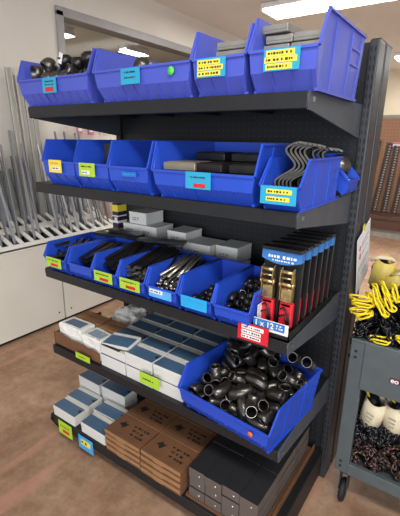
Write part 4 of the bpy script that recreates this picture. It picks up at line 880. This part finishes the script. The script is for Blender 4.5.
# packets hanging on the wall beyond the rack
for i, (y, z, m, w_, h_, l) in enumerate([(.93, 1.6, M_PINK, .06, .11, 'magenta packet hanging on the left wall, nearest of three'), (1.06, 1.6, M_PINK, .07, .13, 'magenta packet hanging on the left wall, middle of three'),
                                          (1.2, 1.59, M_PALEPINK, .08, .12, 'pale packet hanging on the left wall, farthest of three'), (1.24, .93, M_PALEPINK, .16, .36, 'pale bubbly roll leaning on the wall past the slotted rack')]):
    o = thing('hanging_packet' if i < 3 else 'bubble_wrap_roll', l, 'packet' if i < 3 else 'roll', (-1.5 if i < 3 else -1.47, y, z))
    if i < 3:
        MB().box((0, 0, 0), (.02, w_, h_), bev=.006).build('packet', m, o); MB().box((.011, 0, -.01), (.002, w_*.7, h_*.4)).build('contents_window', M_PAPER, o)
        MB().tube([(-.1, 0, h_/2-.008), (.03, 0, h_/2-.008), (.034, 0, h_/2)], .002, 6).build('hook', M_EDGE, o)
    else:
        o.location.z = 0
        MB().lathe([(.03, 0), (.09, 0), (.09, 1.12), (.03, 1.12), (.03, 0)], 24).build('wrap', m, o); MB().lathe([(.026, -.0), (.03, 0), (.03, 1.125), (.026, 1.125), (.026, 0)], 16).build('core', M_KRAFT2, o)

# ------------------------------------------------------------------ far display with brown pegboard and black slotted angles
D = thing('pegboard_display', 'brown pegboard display fixture against the far side of the shop', 'display', (1.2, 5.8, 0))
MB().span((-1.6, 0, .3), (2.2, .03, 1.9)).build('pegboard', M_PEGB, D)
MB().span((-1.6, -.45, .14), (2.2, .03, .30)).build('plinth', M_DKWOOD, D)
MB().span((-1.6, -.47, .30), (2.2, .03, .36), bev=.004).build('base_shelf', M_DKWOOD, D)
MB().span((-1.6, -.40, 0), (2.2, .0, .14)).build('toe_kick', M_GREYBAND, D)
MB().span((-1.6, -.01, 1.88), (2.2, .045, 1.93)).build('top_rail', M_GREYBAND, D)
for i in range(8):
    x = -.16+.16*i; z0 = .36
    b = MB(); hh = 1.1+.04*((i*5) % 3); b.span((-.045, -.003, 0), (.045, 0, hh)); b.span((-.045, -.003, 0), (-.042, .04, hh))
    b.mi = 1
    for k in range(26): b.box((.015, -.004, .04+.042*k), (.03, .002, .02))
    o = b.build('slotted_angle', [M_SLAT, mat('bright_slot', (150, 140, 130), .6)], None, (x, 5.72-.01*i, z0), (-.06, .07+.02*((i*7) % 3-1), 0))
    tag(o, 'dark slotted steel angle standing on the plinth against the brown pegboard', 'steel angle', 'slotted angles at the brown pegboard')
o = thing('pink_card', 'small pink and white card above the dark slotted angles', 'card', (.37, 5.78, 1.47))
MB().box((0, 0, 0), (.16, .004, .08)).build('card', M_PINK, o); MB().box((0, -.003, -.01), (.12, .003, .03)).build('white_strip', M_PAPER, o)

# ------------------------------------------------------------------ tilted sign on the end of the rack
S_ = thing('hanging_sign', 'tilted white paper sign with red marks on the end upright of the rack', 'sign', (1.262, .076, 1.175), rot=(.36, 0, 0))
MB().span((-.001, -.092, -.27), (.001, .092, 0), bev=.0005).build('sheet', M_PAPER, S_)
a = MB()
for (y, z, r) in ((-.055, -.06, .012), (-.052, -.1, .013)): a.prism([(y-r, z), (y, z+r*1.3), (y+r, z), (y, z-r*1.3)], 'x', .001, .0018)
a.build('red_mark', M_RED, S_)
a = MB()
for k, (y0, y1, z) in enumerate(((-.03, .06, -.05), (-.03, .05, -.066), (-.03, .055, -.1), (-.07, .06, -.15), (-.06, .03, -.166), (-.03, .04, -.2))):
    y = y0; q = random.Random(k)
    while y < y1: w_ = q.uniform(.004, .012); a.box((.0014, y+w_/2, z), (.0008, w_, .006)); y += w_+.004
a.build('lettering', mat('grey_print', (150, 150, 155)), S_)
MB().box((.0, .0, .004), (.004, .02, .03)).build('tape', mat('yellow_tape', (226, 214, 60), .5), S_)

# ------------------------------------------------------------------ grey cart
K = thing('utility_cart', 'grey steel rolling cart with open lower bay beside the rack', 'cart', (1.31, -.11, 0), rot=(0, 0, .0))
cw, cd = .80, .44; zt_, zb_ = .79, .17
def P_(name, mb, m=M_CART, parent=K): return mb.build(name, m, parent)
for x in (0, cw-.055):
    for y in (0, cd-.03): P_('corner_post', MB().span((x, y, zb_), (x+.055, y+.03, zt_), bev=.003))
P_('drawer_front', MB().span((.05, -.004, .585), (cw-.05, .02, zt_-.002), bev=.003))
P_('bottom_rail', MB().span((.05, -.002, zb_), (cw-.05, .02, zb_+.055), bev=.003))
P_('lower_tray', MB().span((.0, 0.01, zb_+.01), (cw, cd, zb_+.02)))
P_('side_panel', MB().span((0.002, .03, zb_), (.008, cd-.03, zt_)))
P_('side_panel', MB().span((cw-.008, .03, zb_), (cw-.002, cd-.03, zt_)))
P_('rear_panel', MB().span((.05, cd-.01, zb_), (cw-.05, cd-.004, zt_)))
P_('upper_tray', MB().span((.01, .024, .68), (cw-.01, cd-.012, .69)))
P_('top_rim', MB().span((0, -.003, zt_-.012), (cw, .012, zt_), bev=.003).span((0, 0, zt_-.012), (.012, cd, zt_)).span((cw-.012, 0, zt_-.012), (cw, cd, zt_)).span((0, cd-.012, zt_-.012), (cw, cd, zt_)))
bolts = MB()
for x in (.022,):
    for z in (zt_-.05, zt_-.075, zb_+.03, zb_+.055): bolts.lathe([(0, .003), (.005, .002), (.006, 0)], 8, Matrix.Translation((x if x < .03 else x, -.001, z)) @ Matrix.Rotation(PI/2, 4, 'X'))
P_('rivets', bolts, M_RUBBER)
bd = MB().box((.205, -.006, .668), (.105, .003, .02), bev=.001).build('badge', M_MAROON, K)
text_mesh('lettering', 'eo', .027, M_PAPER, bd, (.155, -.0082, .660), (PI/2, 0, 0))
for (x, y) in ((.04, .04), (cw-.05, .04), (.04, cd-.05), (cw-.05, cd-.05)):
    cst = P_('caster_fork', MB().span((x-.018, y-.02, .06), (x-.013, y+.02, zb_)).span((x+.013, y-.02, .06), (x+.018, y+.02, zb_)).span((x-.02, y-.022, zb_-.02), (x+.02, y+.022, zb_)), M_POST)
    MB().lathe([(0, -.011), (.045, -.011), (.05, -.006), (.05, .006), (.045, .011), (0, .011)], 24, Matrix.Translation((x, y, .0505)) @ Matrix.Rotation(PI/2, 4, 'Y')).build('wheel', M_RUBBER, cst)

def chain_heap(parent, n, rx, ry, h, seed, m1=M_CHAIN, lr=.012, wr=.0038, z0=0):
    """one mesh of interlinked chain heaped in a mound: short runs of links wandering over it"""
    q = random.Random(seed); b = MB(); pos = None; k = 0
    for i in range(n):
        if pos is None or i % 9 == 0:
            pos = Vector((q.uniform(-rx, rx), q.uniform(-ry, ry), q.uniform(.012, h))); d = Vector((q.uniform(-1, 1), q.uniform(-.6, .6), q.uniform(-.8, .8))).normalized()
        d = (d+Vector((q.uniform(-.5, .5), q.uniform(-.4, .4), q.uniform(-.5, .5)))).normalized()
        pos = pos+d*lr*1.5
        pos.x = max(-rx, min(rx, pos.x)); pos.y = max(-ry, min(ry, pos.y)); pos.z = max(.014, min(h*(1-.45*(pos.x/rx)**2-.25*(pos.y/ry)**2), pos.z))
        R = d.to_track_quat('X', 'Z').to_matrix().to_4x4() @ Matrix.Rotation(PI/2*(i % 2)+q.uniform(-.3, .3), 4, 'X')
        M = Matrix.Translation(pos+Vector((0, 0, z0))) @ R
        pts = []
        for s in range(10):
            a = 2*PI*s/10; pts.append(M @ Vector((lr*1.25*math.cos(a), lr*.72*math.sin(a), 0)))
        b.mi = i % 2
        b.tube(pts, wr, 6, closed=True)
    return b.build('chain', [m1, M_CHAINB], parent)
def cord_hank(b, c, L_, w_, n, ax, seed, r=.0032):
    q = random.Random(seed); ax = Vector(ax).normalized(); side = ax.cross(Vector((0, 0, 1))).normalized()
    for i in range(n):
        off = Vector((q.uniform(-.008, .008), q.uniform(-.008, .008), .007*i+q.uniform(-.003, .003)))
        LL = L_*q.uniform(.8, 1.1); ww = w_*q.uniform(.5, 1.1); pts = []
        tw = q.uniform(-.25, .25); a2 = (ax+side*tw).normalized(); s2 = a2.cross(Vector((0, 0, 1))).normalized()
        for s in range(22):
            a = 2*PI*s/22; e = abs(math.cos(a))**.6*(1 if math.cos(a) > 0 else -1)
            pinch = .45+.55*abs(e)
            pts.append(Vector(c)+off+a2*LL/2*e+s2*ww/2*math.sin(a)*pinch+Vector((0, 0, .006*math.sin(2*a+i))))
        b.tube(pts, r, 6, closed=True)
    return b
def label_sleeve(parent, c, r, h, m, tilt=(0, 0, 0), a0=-2.9, a1=.2):
    b = MB(); n = 22; vo = []; vi = []
    for i in range(n+1):
        a = a0+(a1-a0)*i/n
        ro = r*(1+.03*math.sin(a*4))
        for L_, rr_ in ((vo, ro), (vi, ro-.003)):
            L_.append([b.bm.verts.new((rr_*math.cos(a)*(1-.05*(k == 2)), rr_*math.sin(a)*(1-.05*(k == 2)), h*k/2+.0015*math.sin(a*3+k))) for k in range(3)])
    for i in range(n):
        for k in range(2):
            f = b.bm.faces.new((vo[i][k], vo[i+1][k], vo[i+1][k+1], vo[i][k+1])); f.smooth = True
            f = b.bm.faces.new((vi[i][k], vi[i][k+1], vi[i+1][k+1], vi[i+1][k])); f.smooth = True
        for k in (0, 2): b.bm.faces.new((vo[i][k], vi[i][k], vi[i+1][k], vo[i+1][k]))
    for i in (0, n):
        for k in range(2): b.bm.faces.new((vo[i][k], vo[i][k+1], vi[i][k+1], vi[i][k]))
    return b.build('label_sleeve', m, parent, c, tilt)
# lower bay: chain bundles
cx0 = [(1.405, -.03, 'left chain bundle in the lower bay of the grey cart, cream sleeve on top'), (1.497, -.02, 'right chain bundle in the lower bay of the grey cart, cream sleeve on top')]
for i, (x, y, l) in enumerate(cx0):
    t = thing('chain_bundle', l, 'chain bundle', (x, y, .193))
    chain_heap(t, 420, .05, .045, .17, 20+i, lr=.009, wr=.0034)
    sl = label_sleeve(t, (.0, .0, .20), .042, .132, M_CREAM, (.08, (.16, -.05)[i], -.3), -3.1, 2.9)
    pr_ = MB()
    for k in range(3): pr_.box((.01, -.0425, .085-.018*k), (.03-.006*k, .001, .006))
    pr_.build('faint_print', mat('faint_grey_print', (170, 164, 140)), sl)
    chain_heap(t, 170, .052, .045, .075, 40+i, M_CHAINB, .013, .0055, z0=.150)
    cd_ = cord_hank(MB(), (.01, 0, .35), .05, .035, 4, (.4, .3, .8), 60+i); cord_hank(cd_, (-.025, -.01, .355), .045, .03, 3, (-.5, .2, .6), 64+i); cd_.build('yellow_cord', M_CORD, t)
    MB().tube([(0, 0, .18), (.003, 0, .28), (.0, 0, .35)], [.034, .034, .018], 14).build('bag_neck', M_CHAINB, t)
# top tray: hanks of yellow cord over dark chain, pale sleeves behind
def hairpins(parent, org, L, w=.02, r=.0034):
    b = MB(); q = random.Random(len(L))
    for A, B in L:
        A = Vector(A)-Vector(org); B = Vector(B)-Vector(org); d = (B-A).normalized(); s_ = d.cross(Vector((0, 1, 0))).normalized(); LL = (B-A).length
        for rep in range(2):
            ww = w*q.uniform(.7, 1.15)*(1-.35*rep); off = Vector((0, -.007*rep, 0))+s_*q.uniform(-.004, .004); pts = []
            for k in range(26):
                a = 2*PI*k/26; c_, si = math.cos(a), math.sin(a); e = abs(c_)**.55*(1 if c_ > 0 else -1)
                pts.append((A+B)/2+off+d*(LL/2*e)+s_*(ww/2*si*(1.15-.5*abs(e)**.5*(e > 0))+.004*math.sin(3*a+rep*2))+Vector((0, .010*math.sin(2*a+rep), 0)))
            b.tube(pts, r, 6, closed=True)
    return b.build('yellow_cord', M_CORD, parent)
o_ = (1.385, .0, .692)
t = thing('chain_bundle', 'black chain bundle with yellow cord hanks pointing left on the cart top', 'chain bundle', o_)
chain_heap(t, 420, .065, .09, .27, 71, M_CHAINB, .013, .0046)
hairpins(t, o_, [((1.287, -.125, .956), (1.367, -.115, .964)), ((1.298, -.125, .934), (1.373, -.115, .944)), ((1.297, -.125, .902), (1.354, -.115, .926)), ((1.322, -.125, .881), (1.37, -.115, .913)), ((1.341, -.11, .985), (1.374, -.1, .946))])
o_ = (1.475, .02, .692)
t = thing('chain_bundle', 'black chain bundle with drooping yellow cord loops at the right of the cart top', 'chain bundle', o_)
chain_heap(t, 520, .085, .1, .31, 72, M_CHAINB, .013, .0046)
hairpins(t, o_, [((1.358, -.11, 1.019), (1.399, -.12, .94)), ((1.374, -.12, .973), (1.422, -.13, .915)), ((1.38, -.11, 1.032), (1.428, -.12, .971)), ((1.419, -.11, 1.033), (1.45, -.12, .976)), ((1.40, -.12, 1.002), (1.442, -.125, .94)), ((1.46, -.11, 1.03), (1.50, -.12, .96))], .017)
o_ = (1.44, -.07, .692)
t = thing('chain_bundle', 'low chain bundle tied with one flat yellow cord loop, at the cart front rim', 'chain bundle', o_)
chain_heap(t, 150, .1, .02, .09, 73, M_CHAINB, .012, .0042)
hairpins(t, o_, [((1.372, -.095, .800), (1.442, -.095, .812)), ((1.456, -.09, .826), (1.50, -.09, .83))], .02)
for i, (x, y, z, m, l) in enumerate([(1.335, .13, .692, M_YCREAM, 'yellow and cream chain bag farthest back on the cart, grey oval window'), (1.42, .13, .692, M_YCREAM, 'pale yellow chain bag leaning at the right cart edge behind the cords')]):
    t = thing('chain_bag', l, 'chain bag', (x, y, z))
    hh = (.37, .32)[i]
    label_sleeve(t, (0, 0, hh-.12), .04+.008*i, .12, m, (.15, .2-.5*i, -.2), a0=-3.1, a1=2.9)
    chain_heap(t, 200, .045, .04, hh-.12, 75+i, M_CHAINB, .012, .0046)
    MB().tube([(-.035, -.035, hh-.012), (.0, -.045, hh+.006), (.04, -.03, hh+.004), (.05, 0, hh-.02)], .007, 8).build('cream_hem', M_CREAM, t)
    MB().tube([(0, 0, hh-.14), (0, 0, hh-.05), (0, .0, hh-.005)], [.034, .036, .02], 14).build('bag_neck', M_CHAINB, t)
    if i == 0: MB().lathe([(0, .002), (.014, .002), (.016, 0), (.016, -.004), (0, -.004)], 16, Matrix.Translation((.012, -.044, hh-.05)) @ Matrix.Rotation(PI/2-.1, 4, 'X')).build('oval_window', M_POST, t)

# ------------------------------------------------------------------ light
dl = bpy.data.lights.new('added_front_fill', 'AREA'); dl.shape = 'RECTANGLE'; dl.size = 5; dl.size_y = 2.2; dl.energy = 280; dl.color = (.92, .96, 1)  # unseen area light added to reach the cartons under the shelves
do_ = bpy.data.objects.new('added_front_fill', dl); COL.objects.link(do_); do_.location = (3.6, -6.6, 1.7)
do_.rotation_euler = (Vector((.5, 0, 1.0))-do_.location).to_track_quat('-Z', 'Y').to_euler()
wd = bpy.data.worlds.new('world'); sc.world = wd; wd.use_nodes = True
bg = wd.node_tree.nodes['Background']; bg.inputs[0].default_value = (*srgb(212, 222, 240), 1); bg.inputs[1].default_value = .68
sc.view_settings.view_transform = 'Standard'; sc.view_settings.look = 'None'; sc.view_settings.gamma = 1; sc.view_settings.use_curve_mapping = False
sc.view_settings.exposure = 0.0
